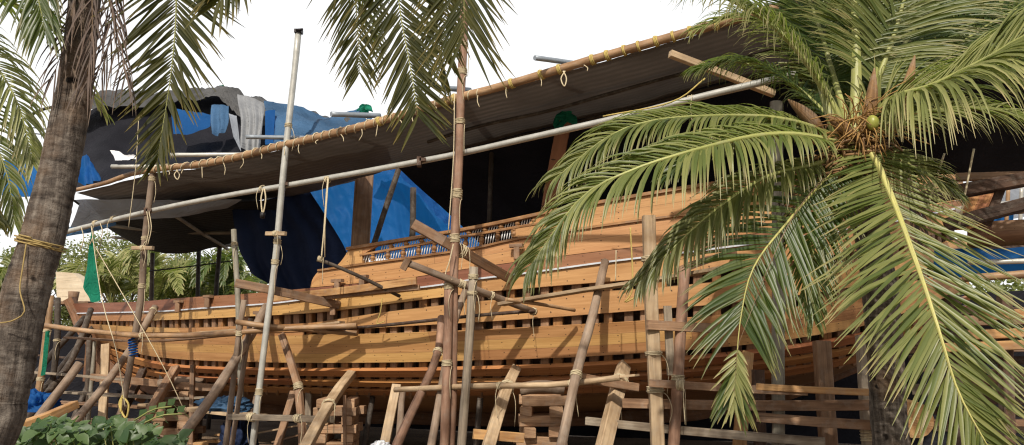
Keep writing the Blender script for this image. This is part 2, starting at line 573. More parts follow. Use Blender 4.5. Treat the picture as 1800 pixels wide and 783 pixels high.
def pxs(x0, x1, step=12):
    n = max(2, int((x1 - x0) / step))
    return [x0 + (x1 - x0) * i / n for i in range(n + 1)]


ship = empty('wooden_ship', at(900, 783, 15.5) * 1.0, 'large half-planked wooden ship on the stocks with open ribs and a turned balustrade', 'ship')
ship.location.z = 0


def strake(name, top, bot, mat, planks=1, x0=None, x1=PX1, out=.035, inn=-.035, ext_t=0, ext_b=0, rot_px=None):
    """solid course of planking between two hull lines; top/bot are keys or functions px->(Vector)"""
    x0a = max(LN[top][0], PX0) if x0 is None else x0
    x0b = max(LN[bot][0], PX0) if x0 is None else x0
    m = MB()
    n = int((x1 - min(x0a, x0b)) / 12)
    nv = max(3, planks * 3)
    fr, bk, uv = [], [], []
    for i in range(n + 1):
        t = i / n
        pt, pb = x0a + (x1 - x0a) * t, x0b + (x1 - x0b) * t
        T, B = hp(top, pt), hp(bot, pb)
        nn, _ = hn((pt + pb) / 2)
        d = (T - B)
        # normal tilted by the section
        n3 = (nn - d.normalized() * nn.dot(d.normalized())).normalized()
        rowf, rowb, ru = [], [], []
        for j in range(nv + 1):
            q = B.lerp(T, j / nv)
            w = .006 * noise.noise((arc(pt) * 1.1, j * 3.3, hash(name + top) % 97))
            rowf.append(q + n3 * (out + w)); rowb.append(q + n3 * inn)
            ru.append((arc((pt + pb) / 2), planks * j / nv))
        fr.append(rowf); bk.append(rowb); uv.append(ru)
    m.grid([r for r in fr], uv, smooth=True)
    m.grid([r[::-1] for r in bk], [r[::-1] for r in uv], smooth=True)
    m.grid([[a[-1], b[-1]] for a, b in zip(fr, bk)], [[(u[-1][0], planks - .1), (u[-1][0], planks - .2)] for u in uv], smooth=False)
    m.grid([[b[0], a[0]] for a, b in zip(fr, bk)], [[(u[0][0], .1), (u[0][0], .2)] for u in uv], smooth=False)
    for e in (0, -1):
        rws = [fr[e], bk[e]]
        m.grid(rws if e else rws[::-1], [[(0, .1)] * len(fr[e]), [(0.1, .2)] * len(fr[e])], smooth=False)
    return m.build(name, mat, ship)


strake('sheer_strake', 'A', 'S', M['sheer'], 1, out=.05)
# white strip just under the sheer strake
m = MB()
path = []
for px in pxs(140, PX1):
    nn, _ = hn(px); path.append(hp('S', px) + nn * .062 + Vector((0, 0, -.006)))
m.beam(path, .03, .03)
m.build('white_strip', M['white'], ship)
strake('hull_strake', 'S', 'B', M['hull'], 1)
strake('hull_strake', 'C', 'D', M['hull'], 1, out=.04)
strake('hull_strake', 'E', 'F', M['hull'], 3)
m = MB()   # closing board where the second gap has been filled towards the bow
rowf = []
uvv = []
for px in pxs(156, 536):
    nn, _ = hn(px)
    a, b = hp('D', px), hp('E', px)
    rowf.append([b + nn * .02 - (a - b) * .4, a + nn * .02 + (a - b) * .4]); uvv.append([(arc(px), .3), (arc(px), .6)])
m.grid(rowf, uvv)
m.build('closing_board', M['hull'], ship)
strake('wale', 'G', 'H', M['wale'], 1, out=.05)
strake('wale', 'I', 'J', M['wale'], 1, out=.05)
strake('wale', 'K', 'L', M['wale'], 1, out=.05)

# ribs
s0, s1 = arc(150), arc(1690)
nr = int((s1 - s0) / .285)
px = 150
KEYS = list('ABCDEFGHIJKL')
for i in range(nr):
    tgt = s0 + .285 * i + .03 * math.sin(i * 2.3)
    while arc(px) < tgt: px += .5
    ks = [k for k in KEYS if LN[k][0] <= px + 1]
    if len(ks) < 3: continue
    nn, tt = hn(px)
    pth = [hp(k, px) - nn * .115 for k in ks]
    pth[0] -= Vector((0, 0, .03))
    m = MB()
    m.beam(pth, .155 + .015 * math.sin(i * 5.1), .15, up=nn)
    m.build('rib', M['timber_brown'] if i % 3 else M['rail_wood'], ship)


def shell(name, offn, mat, keys, x1=PX1, low=True):
    m = MB()
    rws, uv = [], []
    for px in pxs(150, x1, 20):
        nn, _ = hn(px)
        r = [hp(k, px) - nn * offn for k in keys]
        if low:
            L = hp('L', px)
            k = min(1, (px - 140) / 350)
            k2 = min(1, max(0, (1740 - px) / 300))
            kk = k * k2
            r.append(L - nn * (offn * .3 + .75 * kk) + Vector((0, 0, -.30 * kk)))
            r.append(L - nn * (offn * .3 + 1.6 * kk) + Vector((0, 0, -.50 * kk)))
            r.append(L - nn * (offn * .3 + 2.5 * kk) + Vector((0, 0, -.60 * kk)))
        rws.append(r); uv.append([(arc(px), j * .8) for j in range(len(r))])
    m.grid(rws, uv)
    return m.build(name, mat, ship)


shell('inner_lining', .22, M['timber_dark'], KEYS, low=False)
# bottom planking running in to the keel
m = MB()
rws, uv, far, keel = [], [], [], []
for px in pxs(190, PX1, 20):
    nn, _ = hn(px)
    L = hp('L', px)
    kk = min(1, (px - 180) / 380) * min(1, max(0.05, (1740 - px) / 300))
    r = [L + nn * .02]
    for (d, z) in ((.3, -.10), (.75, -.25), (1.3, -.38), (2.0, -.48), (2.7, -.52)):
        r.append(L - nn * (d * kk) + Vector((0, 0, z * min(1, kk * 1.3))))
    rws.append(r[::-1]); uv.append([(arc(px), 9 - j * 1.0) for j in range(len(r))][::-1])
    keel.append(r[-1])
m.grid(rws, uv)
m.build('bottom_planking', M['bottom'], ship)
m = MB()
m.beam([p + Vector((0, 0, -.13)) for p in keel], .26, .3)
m.build('keel', M['keel_wood'], ship)
# stem
m = MB()
stem = [at(122, 526, 21.6), at(134, 552, 21.6), at(145, 580, 21.5), at(163, 605, 21.4), at(181, 632, 21.2), at(203, 652, 21.0), at(225, 676, 20.7), at(250, 700, 20.3)]
m.beam(spline(stem, 18), .24, .26, up=Vector((0, -1, 0)))
m.build('stem', M['keel_wood'], ship)
# deck and the far side
m = MB()
rws, uv = [], []
for px in pxs(150, PX1, 25):
    nn, _ = hn(px)
    a = hp('A', px) - nn * .1 + Vector((0, 0, -.14))
    w = 6.2 * min(1, ((px - 150) / 420) ** .6) * min(1, max(.1, (1740 - px) / 250))
    b = a + Vector((.22, .975, 0)) * w
    rws.append([a, a.lerp(b, .5) + Vector((0, 0, .05)), b, b + Vector((0, 0, -.9)), b.lerp(a, .15) + Vector((0, 0, -1.9))])
    uv.append([(arc(px), 0), (arc(px), w * 3), (arc(px), w * 6), (arc(px), w * 6 + 3), (arc(px), w * 6 + 6)])
m.grid(rws, uv)
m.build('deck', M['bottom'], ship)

# ---- bulwark with balustrade
top_f = curve_fn([(614, 438), (840, 400), (1000, 367), (1240, 326), (1500, 290), (1700, 262)])
low_f = curve_fn([(560, 474), (638, 463), (740, 449), (840, 434), (897, 421), (1000, 404), (1240, 372), (1500, 345), (1700, 310)])
mid_f = curve_fn([(634, 449), (740, 430), (840, 412), (963, 391), (1240, 350), (1700, 290)])
curl = curve_fn([(547, 507), (549, 497), (553, 488), (558, 481), (565, 475.5), (575, 473), (590, 470), (599, 462), (606, 453), (611, 445), (614, 438.5)])


def bp(px, py, out=0.):
    nn, _ = hn(px)
    return at(px, py, Yh(px) + .03) + nn * out


def panel(name, cols, ftop, fbot, mat, out, inn, planks=1, nv=4):
    m = MB()
    fr, bk, uv = [], [], []
    for px in cols:
        a, b = fbot(px), ftop(px)
        fr.append([bp(px, a + (b - a) * j / nv, out) for j in range(nv + 1)])
        bk.append([bp(px, a + (b - a) * j / nv, inn) for j in range(nv + 1)])
        uv.append([(arc(px), planks * j / nv) for j in range(nv + 1)])
    m.grid(fr, uv)
    m.grid([r[::-1] for r in bk], [r[::-1] for r in uv])
    m.grid([[a[-1], b[-1]] for a, b in zip(fr, bk)], [[(u[-1][0], .3), (u[-1][0], .4)] for u in uv], smooth=False)
    m.grid([[b[0], a[0]] for a, b in zip(fr, bk)], [[(u[0][0], .3), (u[0][0], .4)] for u in uv], smooth=False)
    m.grid([fr[-1], bk[-1]], [[(0, .3)] * (nv + 1), [(.1, .3)] * (nv + 1)], smooth=False)
    m.grid([bk[0], fr[0]], [[(0, .3)] * (nv + 1), [(.1, .3)] * (nv + 1)], smooth=False)
    return m.build(name, mat, ship)


A_f = LN['A'][2]
panel('bulwark', [547, 548, 550, 553, 558, 565] + pxs(575, 1690, 14), lambda p: curl(p) if p < 590 else min(low_f(p), curl(590) + 4), lambda p: A_f(p) - 1, M['bulwark'], .03, -.05, 2, 6)
# raised end piece, the curl that carries the rail
panel('bulwark_scroll', [591, 595, 599, 603, 606, 609, 612, 614, 620, 628, 638], lambda p: curl(p) if p < 614 else top_f(p), lambda p: low_f(p) - .2, M['bulwark'], .027, -.047, 1)
panel('bulwark_scroll', [638.2] + pxs(640, 664, 6), lambda p: top_f(p) + 1, lambda p: mid_f(p) - (p - 638) / 26 * (mid_f(p) - top_f(p) - 3), M['bulwark'], .024, -.044, 1)
panel('bulwark', pxs(900, 1690, 14), lambda p: top_f(p) + (1 if p > 940 else (mid_f(p) - top_f(p))), lambda p: low_f(p) - .2 if p > 903 else low_f(p) - 4, M['bulwark'], .027, -.047, 2)
# rails
def rail(name, fy, x0, x1, w, h, mat, dz=0):
    m = MB()
    m.beam([bp(p, fy(p) + dz, .0) for p in pxs(x0, x1, 14)], w, h)
    return m.build(name, mat, ship)


rail('cap_rail', top_f, 612, 1690, .15, .06, M['rail_wood'])
rail('middle_rail', mid_f, 634, 962, .08, .042, M['rail_wood'])
rail('ledge', low_f, 562, 1690, .14, .04, M['rail_wood'], 2.5)


def baluster(p0, p1, r):
    prof = [(0, .8), (.08, 1), (.14, .55), (.3, .95), (.5, 1.1), (.68, .85), (.8, .5), (.87, 1), (1, .85)]
    m = MB()
    m.tube([p0.lerp(p1, t) for t, _ in prof], r, 8, [s for _, s in prof])
    return m.build('baluster', M['rail_wood'], ship)


for row, (x0, x1, f0, f1) in enumerate(((655, 905, low_f, mid_f), (687, 940, mid_f, top_f))):
    px = x0
    k = 0
    while px < x1:
        baluster(bp(px, f0(px) - 1), bp(px + 1, f1(px) + 2), .05)
        for j in range(1, 6):
            q = px - 27 + j * 4.6 + (0 if k else 0)
            if q < x0 - 18: continue
            mm = MB()
            mm.tube([bp(q - 1, f0(q) - .5, -.03), bp(q + 2.2, f1(q + 2) + 1, -.03)], .0105, 5)
            mm.build('metal_bar', M['rod'], ship)
        px += 26.5 + .01 * (px - 655)
        k += 1
# cleats on the sheer
for px, py in ((322, 541), (374, 533), (600, 507), (643, 500), (912, 447), (593, 545), (463, 562)):
    m = MB()
    nn, tt = hn(px)
    c = at(px, py, Yh(px)) + nn * .12
    m.beam([c - Vector((0, 0, .10)), c + Vector((0, 0, .10))], .10, .12)
    m.beam([c - tt * .12 + Vector((0, 0, .13)), c + tt * .12 + Vector((0, 0, .13))], .1, .06)
    m.build('cleat', M['timber_brown'], ship)

# ------------------------------------------------------------------ scaffold helpers
def to_ground(a, b):
    """extend the line a->b beyond b until z = -0.05"""
    a, b = Vector(a), Vector(b)
    d = b - a
    if d.z > -1e-3: return b
    t = (-.05 - b.z) / d.z
    return b + d * max(0, t)


def helix(center, axis, r, turns, pitch, rr=.008):
    axis = Vector(axis).normalized()
    s = axis.cross(Vector((0, 1, .2))).normalized()
    q = axis.cross(s)
    pts = []
    n = int(turns * 9)
    for i in range(n + 1):
        a = 2 * math.pi * i / 9 + .3
        jit = 1 + .08 * math.sin(i * 1.7)
        pts.append(Vector(center) + (s * math.cos(a) + q * math.sin(a)) * (r * jit) + axis * (pitch * (i / 9 - turns / 2)))
    return pts, rr


def lash(parent, c, axis, r, turns=5, mat='rope', tail=True):
    m = MB()
    pts, rr = helix(c, axis, r + .006, turns, .019)
    m.tube(pts, rr, 5)
    if tail:
        e = pts[-1]
        a = random.uniform(-1, 1)
        m.tube(spline([e, e + Vector((.05 * a, -.05, -.06)), e + Vector((.09 * a, -.07, -.22)), e + Vector((.05 * a, -.05, -.36 - .2 * random.random()))], 8), rr * .7, 4)
    return m.build('rope_lashing', M[mat], parent)


def wobble(pts, n, amp):
    P = spline(pts, n)
    sd = random.uniform(0, 99)
    L = sum((P[i + 1] - P[i]).length for i in range(n - 1))
    out = []
    for i, p in enumerate(P):
        t = i / (n - 1) * L
        e = amp * min(1, i, n - 1 - i)
        out.append(p + Vector((noise.noise((t * .6, sd, 0)), noise.noise((t * .6, sd, 9)), noise.noise((t * .6, sd, 5)))) * amp)
    return out


def pole(name, label, pts, r, mat, cat='pole', ground=False, taper=(1, 1), lashes=(), group=None, bend=.035, seg=10, lmat='rope'):
    pts = [Vector(p) for p in pts]
    if ground: pts[-1] = to_ground(pts[-2], pts[-1])
    n = max(8, int((pts[-1] - pts[0]).length * 3))
    P = wobble(pts, n, bend)
    m = MB()
    sd = random.uniform(0, 50)
    sc = [(taper[0] + (taper[1] - taper[0]) * i / (n - 1)) * (1 + .10 * noise.noise((i * .8, sd, 0))) for i in range(n)]
    m.tube(P, r, seg, sc)
    o = m.build(name, M[mat])
    tag(o, label, cat, group)
    for (t, tn) in lashes:
        i = min(n - 2, max(0, int(t * (n - 1))))
        lash(o, P[i].lerp(P[i + 1], t * (n - 1) - i), P[i + 1] - P[i], r * sc[i], tn, lmat)
    return o


def timber(name, label, pts, w, h, mat, cat='timber', ground=False, lashes=(), group=None, up=Vector((0, 0, 1)), bend=.008, taper=(1, 1)):
    pts = [Vector(p) for p in pts]
    if ground: pts[-1] = to_ground(pts[-2], pts[-1])
    n = max(5, int((pts[-1] - pts[0]).length * 2))
    P = wobble(pts, n, bend)
    m = MB()
    m.beam(P, w, h, up=up, scales=[taper[0] + (taper[1] - taper[0]) * i / (n - 1) for i in range(n)])
    o = m.build(name, M[mat])
    tag(o, label, cat, group)
    for (t, tn) in lashes:
        i = min(n - 2, max(0, int(t * (n - 1))))
        lash(o, P[i].lerp(P[i + 1], t * (n - 1) - i), P[i + 1] - P[i], max(w, h) * .62, tn)
    return o


TOV = Vector((0, -1, 0))   # 'up' for upright timbers: a face turned to the viewer

# --- upright poles
oA = pole('scaffold_pole', 'brown upright pole near the bow, tied with blue cord halfway down', [sp(272, 272, .05), sp(252, 430, .05), sp(241, 560, .05), sp(212, 720, -.1)], .065, 'pole_wood', ground=True, lashes=((.08, 5), (.28, 4), (.45, 5), (.88, 5)))
m = MB(); pts, rr = helix(sp(234, 612, .02), (.15, 0, -1), .075, 7, .05, .016); m.tube(pts, rr, 5)
m.build('blue_cord', M['tarp_blue'], oA)
oB = pole('scaffold_pole', 'tall silvery steel pole whose bare top stands clear against the sky', [sp(524, 58, 0), sp(500, 290, 0), sp(478, 500, 0), sp(444, 783, -.1)], .056, 'galv', ground=True, lashes=((.22, 4), (.5, 5), (.545, 5), (.83, 6)))
m = MB()
c = sp(525, 56, 0)
m.box(c, .135, .13, .07); m.tube([c + Vector((-.03, -.08, .0)), c + Vector((.10, -.08, .01))], .022, 6)
m.build('pipe_clamp', M['iron'], oB)
oC = pole('scaffold_pole', 'tall rusty brown pole rising past the roof edge into the hanging fronds', [sp(817, -60, -.05), sp(812, 120, -.05), sp(803, 400, -.05), sp(790, 783, -.1)], .072, 'pole_rust', ground=True, lashes=((.17, 4), (.22, 6), (.33, 5), (.47, 8), (.55, 7)))
pole('scaffold_pole', 'shorter rusty pole lashed alongside the tall brown one', [sp(790, 490, -.2), sp(788, 620, -.2), sp(779, 783, -.25)], .07, 'pole_rust', ground=True, lashes=((.04, 5), (.42, 5)))
pole('scaffold_pole', 'weathered grey slab pole just to the right of the doubled rusty poles', [sp(834, 470, -.3), sp(823, 620, -.3), sp(811, 783, -.35)], .068, 'timber_grey', ground=True, lashes=((.05, 4), (.13, 3)), seg=5)
pole('scaffold_pole', 'short grey pole standing in front of the navy hanging sheet', [sp(411, 404, 1.0), sp(418, 520, 1.0), sp(424, 700, 1.0)], .055, 'pole_grey', ground=True, lashes=((.08, 4),))
pole('scaffold_pole', 'thin tan pole beside the silvery pole, left one of a close pair', [sp(429, 526, -.1), sp(412, 640, -.1), sp(398, 783, -.15)], .05, 'pole_wood', ground=True, lashes=((.22, 5),))
pole('scaffold_pole', 'thin tan pole beside the silvery pole, right one of a close pair', [sp(441, 560, .2), sp(426, 660, .2), sp(408, 783, .1)], .045, 'pole_wood', ground=True)
oF = timber('square_post', 'thick pale square-cut post in front of the hull, tied with yellow rope', [sp(1140, 380, -.1), sp(1146, 560, -.1), sp(1156, 783, -.15)], .17, .15, 'timber_pale', 'post', True, lashes=((.17, 4), (.5, 3), (.62, 5)), up=TOV)
pole('scaffold_pole', 'brown pole just right of the pale square post', [sp(1203, 470, .1), sp(1196, 600, .1), sp(1183, 783, 0)], .075, 'pole_rust', ground=True, lashes=((.5, 6),))
timber('upright_board', 'narrow grey board hanging between the pale square post and the brown pole', [sp(1173, 538, .05), sp(1180, 660, .05)], .11, .04, 'timber_grey', 'board', up=TOV)
pole('scaffold_pole', 'dark grey pole seen between the fronds of the young palm', [sp(1366, 180, .3), sp(1369, 450, .3), sp(1367, 783, .3)], .085, 'pole_grey', ground=True)
timber('square_post', 'dark brown square post under the stern, left of the palm trunk', [sp(1444, 600, .9), sp(1456, 783, .8)], .20, .18, 'timber_brown', 'post', True, up=TOV)
timber('square_post', 'greyish square post close to the palm trunk, wrapped in string', [sp(1514, 590, .5), sp(1526, 783, .4)], .12, .12, 'timber_grey', 'post', True, up=TOV, lashes=((.55, 7), (.62, 5)))
timber('square_post', 'dark square post beneath the hull beside the grey pole', [sp(1332, 650, .9), sp(1336, 783, .9)], .15, .13, 'timber_dark', 'post', True, up=TOV)

# --- raking props against the hull
def hullpt(px, py, d=.1):
    nn, _ = hn(px)
    return at(px, py, Yh(px)) + nn * d


pole('raking_prop', 'round brown prop rising to the bow sheer with a rope at its top', [hullpt(292, 541, .25), at(205, 648, 16.2), at(128, 745, 14.2)], .075, 'pole_wood', 'prop', True, lashes=((.02, 3),))
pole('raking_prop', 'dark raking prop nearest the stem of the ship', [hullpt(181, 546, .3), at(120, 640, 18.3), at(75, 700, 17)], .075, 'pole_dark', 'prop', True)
pole('raking_prop', 'long brown prop crossing behind the silvery pole', [hullpt(478, 540, .15), at(440, 590, 14.6), at(388, 673, 13.6), at(312, 783, 12.2)], .08, 'pole_wood', 'prop', True)
pole('raking_prop', 'brown raking prop left of the doubled rusty poles, string tied at its middle', [hullpt(790, 560, .3), at(762, 640, 12.9), at(697, 783, 11.6)], .07, 'pole_rust', 'prop', True, lashes=((.22, 4),))
pole('raking_prop', 'short dark prop just behind the weathered grey slab pole', [hullpt(832, 500, .2), at(790, 600, 12.8), at(757, 783, 12)], .06, 'pole_wood', 'prop', True)
pole('raking_prop', 'tall brown prop right of midships with its head at the white strip', [hullpt(1069, 464, .3), at(1040, 560, 11.6), at(1018, 650, 11.0), at(985, 783, 10.4)], .068, 'pole_wood', 'prop', True, lashes=((.55, 4),))
timber('timber_prop', 'square pale prop with sunlit face below midships, right of the planed upright', [hullpt(607, 657, -.2), at(578, 712, 13.2), at(540, 783, 12.1)], .17, .12, 'timber_pale', 'prop', True, lashes=((.4, 3),), up=TOV)
timber('timber_prop', 'straight planed upright under the hull between the silvery pole and the crib', [hullpt(519, 590, .35), at(526, 690, 13.9), at(531, 783, 13.8)], .12, .09, 'timber_brown', 'prop', True, up=TOV, lashes=((.5, 6),))
timber('timber_prop', 'short tan wedge-shaped prop left of the brown raking prop', [at(697, 678, 13.5), at(676, 783, 12.8)], .15, .09, 'timber_pale', 'prop', True, up=TOV)
timber('timber_prop', 'stout pale prop with a tied cross-piece, left of the midships crib', [hullpt(900, 650, -.2), at(884, 700, 12.4), at(859, 783, 11.6)], .17, .13, 'timber_pale', 'prop', True, lashes=((.28, 5), (.72, 6)), up=TOV)
timber('timber_prop', 'stout tan prop standing right of the midships crib', [hullpt(1094, 645, -.2), at(1082, 700, 11.6), at(1062, 783, 11.0)], .20, .14, 'timber_pale', 'prop', True, lashes=((.3, 6), (.75, 6)), up=TOV)
timber('timber_prop', 'curved natural-crook prop under the forward hull above the creeper', [at(309, 648, 17.4), at(285, 688, 16.6), at(258, 735, 15.9), at(240, 765, 15.5)], .19, .14, 'timber_brown', 'prop', True, up=TOV)
timber('timber_prop', 'thin squared upright under the forward hull, left of the blue bundle', [at(339, 642, 16.6), at(336, 783, 16.3)], .09, .09, 'timber_brown', 'prop', True, up=TOV)
timber('timber_prop', 'pale upright board under the stem beside the dark raking prop', [at(186, 605, 19.2), at(182, 700, 19.0)], .2, .08, 'timber_pale', 'prop', True, up=TOV)
timber('timber_prop', 'orange-tan prop under the palm fronds left of the dark grey pole', [at(1313, 622, 12.0), at(1300, 783, 11.2)], .17, .12, 'timber_orange', 'prop', True, up=TOV)
timber('timber_prop', 'dark bent prop leaning under the bow behind the brown upright pole', [at(252, 650, 18.2), at(228, 700, 17.6), at(195, 760, 17)], .16, .12, 'timber_dark', 'prop', True, up=TOV)
timber('timber_prop', 'short dim prop leaning behind the planed upright', [at(516, 690, 15.6), at(488, 783, 14.8)], .13, .1, 'timber_brown', 'prop', True, up=TOV)
timber('timber_prop', 'dim grey post in the shade behind the planed upright', [at(543, 690, 16.2), at(541, 783, 16.2)], .12, .1, 'timber_grey', 'prop', True, up=TOV)
timber('timber_prop', 'thin strut in front of the midships-left crib', [at(606, 695, 13.9), at(606, 783, 13.9)], .05, .05, 'timber_brown', 'prop', True, up=TOV)
pole('raking_prop', 'thin dim pole beside the tan wedge-shaped prop', [at(707, 690, 14.4), at(700, 783, 14.0)], .06, 'pole_wood', 'prop', True)
for i, (x0, y0, Y0, x1, y1, Y1) in enumerate(((148, 560, 20.5, 70, 650, 18), (165, 575, 21, 96, 660, 19), (205, 560, 22, 150, 690, 21))):
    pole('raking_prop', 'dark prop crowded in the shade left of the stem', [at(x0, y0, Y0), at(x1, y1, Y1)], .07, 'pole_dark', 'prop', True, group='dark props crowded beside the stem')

# --- long horizontal tubes
rail_pts = [(100, 412), (265, 371), (400, 344), (500, 327), (640, 302), (805, 271), (930, 243), (1100, 204), (1230, 171), (1310, 152), (1400, 130)]
RP = [sp(x, y, .12 if x < 900 else .1) for x, y in rail_pts]
o = pole('guard_tube', 'long pale steel tube slung across all the uprights above the ship', RP, .05, 'galv', 'tube', bend=.006)
for x, y in ((168, 393), (200, 385), (808, 270), (1215, 175)):
    lash(o, sp(x, y, .12), RP[3] - RP[2], .05, 4)
m = MB()
for x, y in ((258, 373), (497, 327), (737, 285)):
    m2 = MB(); c = sp(x, y, .05); m2.box(c, .07, .13, .16); m2.box(c + Vector((.06, -.03, .03)), .1, .07, .06); m2.build('pipe_clamp', M['timber_dark'], o)

edge_tab = [(130, 335), (185, 322), (231, 306), (269, 299), (359, 288), (435, 272), (480, 260), (560, 241), (659, 216), (808, 171), (860, 158), (1018, 112), (1238, 49), (1400, 4), (1560, -45)]
edge_f = curve_fn(edge_tab)
EP = [sp(x, edge_f(x)) for x in pxs(130, 1560, 20)]
m = MB()
sc = [min(1, .62 + i * .03) for i in range(len(EP))]
m.tube(EP, .066, 10, [v * (1 + .07 * noise.noise((i * .9, 0, 3))) for i, v in enumerate(sc)])
oE = tag(m.build('eave_pole', M['bamboo']), 'long eave pole wound with rope carrying the front edge of the roof sheet', 'pole')
# rope wound round it
pts = []
for i, x in enumerate(np.arange(262, 845, 1.9)):
    c = sp(x, edge_f(x)); d = (sp(x + 4, edge_f(x + 4)) - c).normalized()
    s = d.cross(Vector((0, 0, 1))).normalized(); q = s.cross(d)
    a = i * .78 + .8 * math.sin(i * .11)
    rr = .072 + .01 * math.sin(i * .9)
    pts.append(c + (s * math.cos(a) + q * math.sin(a)) * rr)
m = MB(); m.tube(pts, .012, 5); m.build('rope_winding', M['rope'], oE)
for x in (668, 785, 800, 900, 952, 984, 1042, 1068, 1098, 1123, 1154, 1184, 1214, 1260, 1310):
    c = sp(x, edge_f(x)); d = sp(x + 4, edge_f(x + 4)) - c
    m = MB(); p, rr = helix(c, d, .074, 2.2 + random.uniform(-.7, .8), .02, .012); m.tube(p, rr, 5); m.build('yellow_binding', M['rope_yellow'], oE)
for x, h in ((310, 14), (990, 24)):
    c = sp(x, edge_f(x) + 5, -.08); e = sp(x + 2, edge_f(x) + 8 + h, -.1)
    w = random.uniform(.02, .05)
    m = MB(); m.tube(spline([c, c.lerp(e, .5) + Vector((w, 0, 0)), e, c.lerp(e, .5) - Vector((w, 0, 0)), c + Vector((.03, 0, 0))], 16), .011, 5)
    m.build('rope_loop', M['rope'] if x < 1100 else M['rope_yellow'], oE)
for x in list(range(290, 860, 34)) + [885, 948, 1030]:
    x += random.uniform(-6, 6); h = random.uniform(6, 20)
    c = sp(x, edge_f(x) + 5, -.07); e = sp(x + random.uniform(-6, 6), edge_f(x) + 6 + h, -.1)
    m = MB(); m.tube(spline([c, c.lerp(e, .5) + Vector((random.uniform(-.04, .04), 0, 0)), e], 6), .008, 4)
    m.build('rope_end', M['rope'], oE)

# tube ends poking out over the eave
for lab, a, b, r, mt in (
    ('grey tube end poking out beside the silvery pole over the eave', (432, 241), (545, 243), .04, 'steel_blue'),
    ('pale tube crossing under the hanging olive frond, lower one', (196, 293), (372, 294), .042, 'galv'),
    ('pale tube above the eave pole between the olive frond and the grey cloth', (300, 273), (430, 272), .042, 'galv'),
    ('grey tube end in front of the draped faded blue tarpaulin', (582, 201), (668, 204), .045, 'steel_blue'),
    ('grey tube end at the tall brown pole under the fronds', (766, 154), (826, 159), .045, 'steel_blue'),
    ('blue-grey tube end sticking out against the white sky', (940, 102), (1020, 113), .04, 'steel_blue')):
    pole('tube_end', lab, [sp(a[0], a[1], -.35), sp(b[0], b[1], .5)], r, mt, 'tube', bend=0)

# --- ledgers, boards and outriggers
pole('ledger_pole', 'knotty pole ledger across the bow scaffold at plank level', [sp(72, 573, -.1), sp(190, 586, -.1), sp(300, 592, -.1), sp(420, 584, -.1), sp(500, 578, .4), sp(625, 571, .9)], .05, 'bamboo', 'ledger', lashes=((.4, 3),))
timber('scaffold_board', 'thin brown board lying on the bow ledger', [sp(120, 594, .25), sp(260, 600, .25), sp(420, 588, .4)], .22, .04, 'timber_brown', 'board')
timber('scaffold_board', 'pale board laid above the bow ledger against the hull', [sp(262, 593, .6), sp(420, 580, .8)], .2, .04, 'timber_pale', 'board')
pole('ledger_pole', 'pale pole running inward from the thin tan poles towards the hull', [sp(415, 566, -.15), sp(480, 577, .2), sp(550, 581, .9), sp(628, 586, 1.2)], .05, 'bamboo', 'ledger')
timber('scaffold_board', 'pale pointed board resting beside the inward-running pole', [hullpt(548, 580, .5), hullpt(622, 568, .35)], .2, .04, 'timber_pale', 'board')
pole('ledger_pole', 'thin dark bar lying along the hull across midships', [hullpt(560, 583, .3), hullpt(700, 573, .3), hullpt(850, 556, .3), hullpt(950, 548, .3)], .03, 'timber_dark', 'bar')
timber('outrigger', 'grey-brown beam tied to the silvery pole and pointing at the sheer', [sp(414, 498, -.25), sp(500, 515, .3), hullpt(598, 537, .05)], .10, .15, 'timber_brown', 'beam')
timber('outrigger', 'brown beam sloping down from above the balustrade to the hull', [sp(726, 394, -.5), sp(800, 436, -.05), hullpt(900, 491, .1)], .09, .16, 'timber_brown', 'beam', lashes=((.43, 5),))
oT = pole('outrigger', 'pole outrigger with a nailed T-shaped end, tied to the rusty poles', [sp(711, 463, -.7), sp(800, 497, -.2), hullpt(945, 550, .15)], .055, 'pole_wood', 'outrigger', lashes=((.38, 6), (.62, 3), (.98, 3)))
m = MB(); m.beam([sp(718, 455, -.72), sp(708, 474, -.72)], .1, .05, up=TOV); m.build('end_cleat', M['timber_brown'], oT)
oR = pole('outrigger', 'thin dark rod hung from a rope with its far end on the hull', [sp(560, 456, .1), sp(640, 490, .6), hullpt(708, 522, .1)], .032, 'pole_dark', 'rod')
timber('scaffold_board', 'long pale board sloping up beside the hull towards the square post', [sp(880, 535, .5), sp(1000, 515, .6), sp(1140, 494, .7), sp(1275, 472, .8)], .28, .05, 'timber_pale', 'board')
pole('ledger_pole', 'thin pole lying loose against the hull below the pale sloping board', [sp(890, 527, .2), hullpt(1016, 549, .3)], .03, 'bamboo', 'pole')
timber('scaffold_board', 'long brown board slung along the sheer in front of the white strip', [hullpt(508, 527, .4), hullpt(640, 512, .4), hullpt(752, 497, .4)], .04, .13, 'timber_orange', 'board')
timber('scaffold_board', 'second brown board with rounded end slung below the long one on the sheer', [hullpt(560, 528, .32), hullpt(680, 514, .32), hullpt(753, 508, .32)], .05, .09, 'timber_brown', 'board')
timber('cross_rail', 'grey square rail tied across the lower poles left of the crib', [sp(404, 733, -.25), sp(500, 735, -.25), sp(584, 738, -.25)], .09, .10, 'timber_grey', 'rail', lashes=((.22, 6), (.68, 6), (.92, 5)))
timber('cross_rail', 'brown board rail on the bow scaffold below the ledger', [sp(160, 663, 1.4), sp(300, 676, 1.6), sp(390, 683, 1.8)], .05, .15, 'timber_brown', 'rail')
timber('cross_rail', 'whitish plank on low trestles beside the creeper', [sp(120, 690, 1.5), sp(300, 700, 1.5), sp(370, 698, 1.5)], .35, .05, 'timber_grey', 'plank')
timber('cross_rail', 'pale plank on struts beneath the blue bundle', [sp(330, 718, .7), sp(455, 732, .7)], .5, .05, 'timber_pale', 'plank')
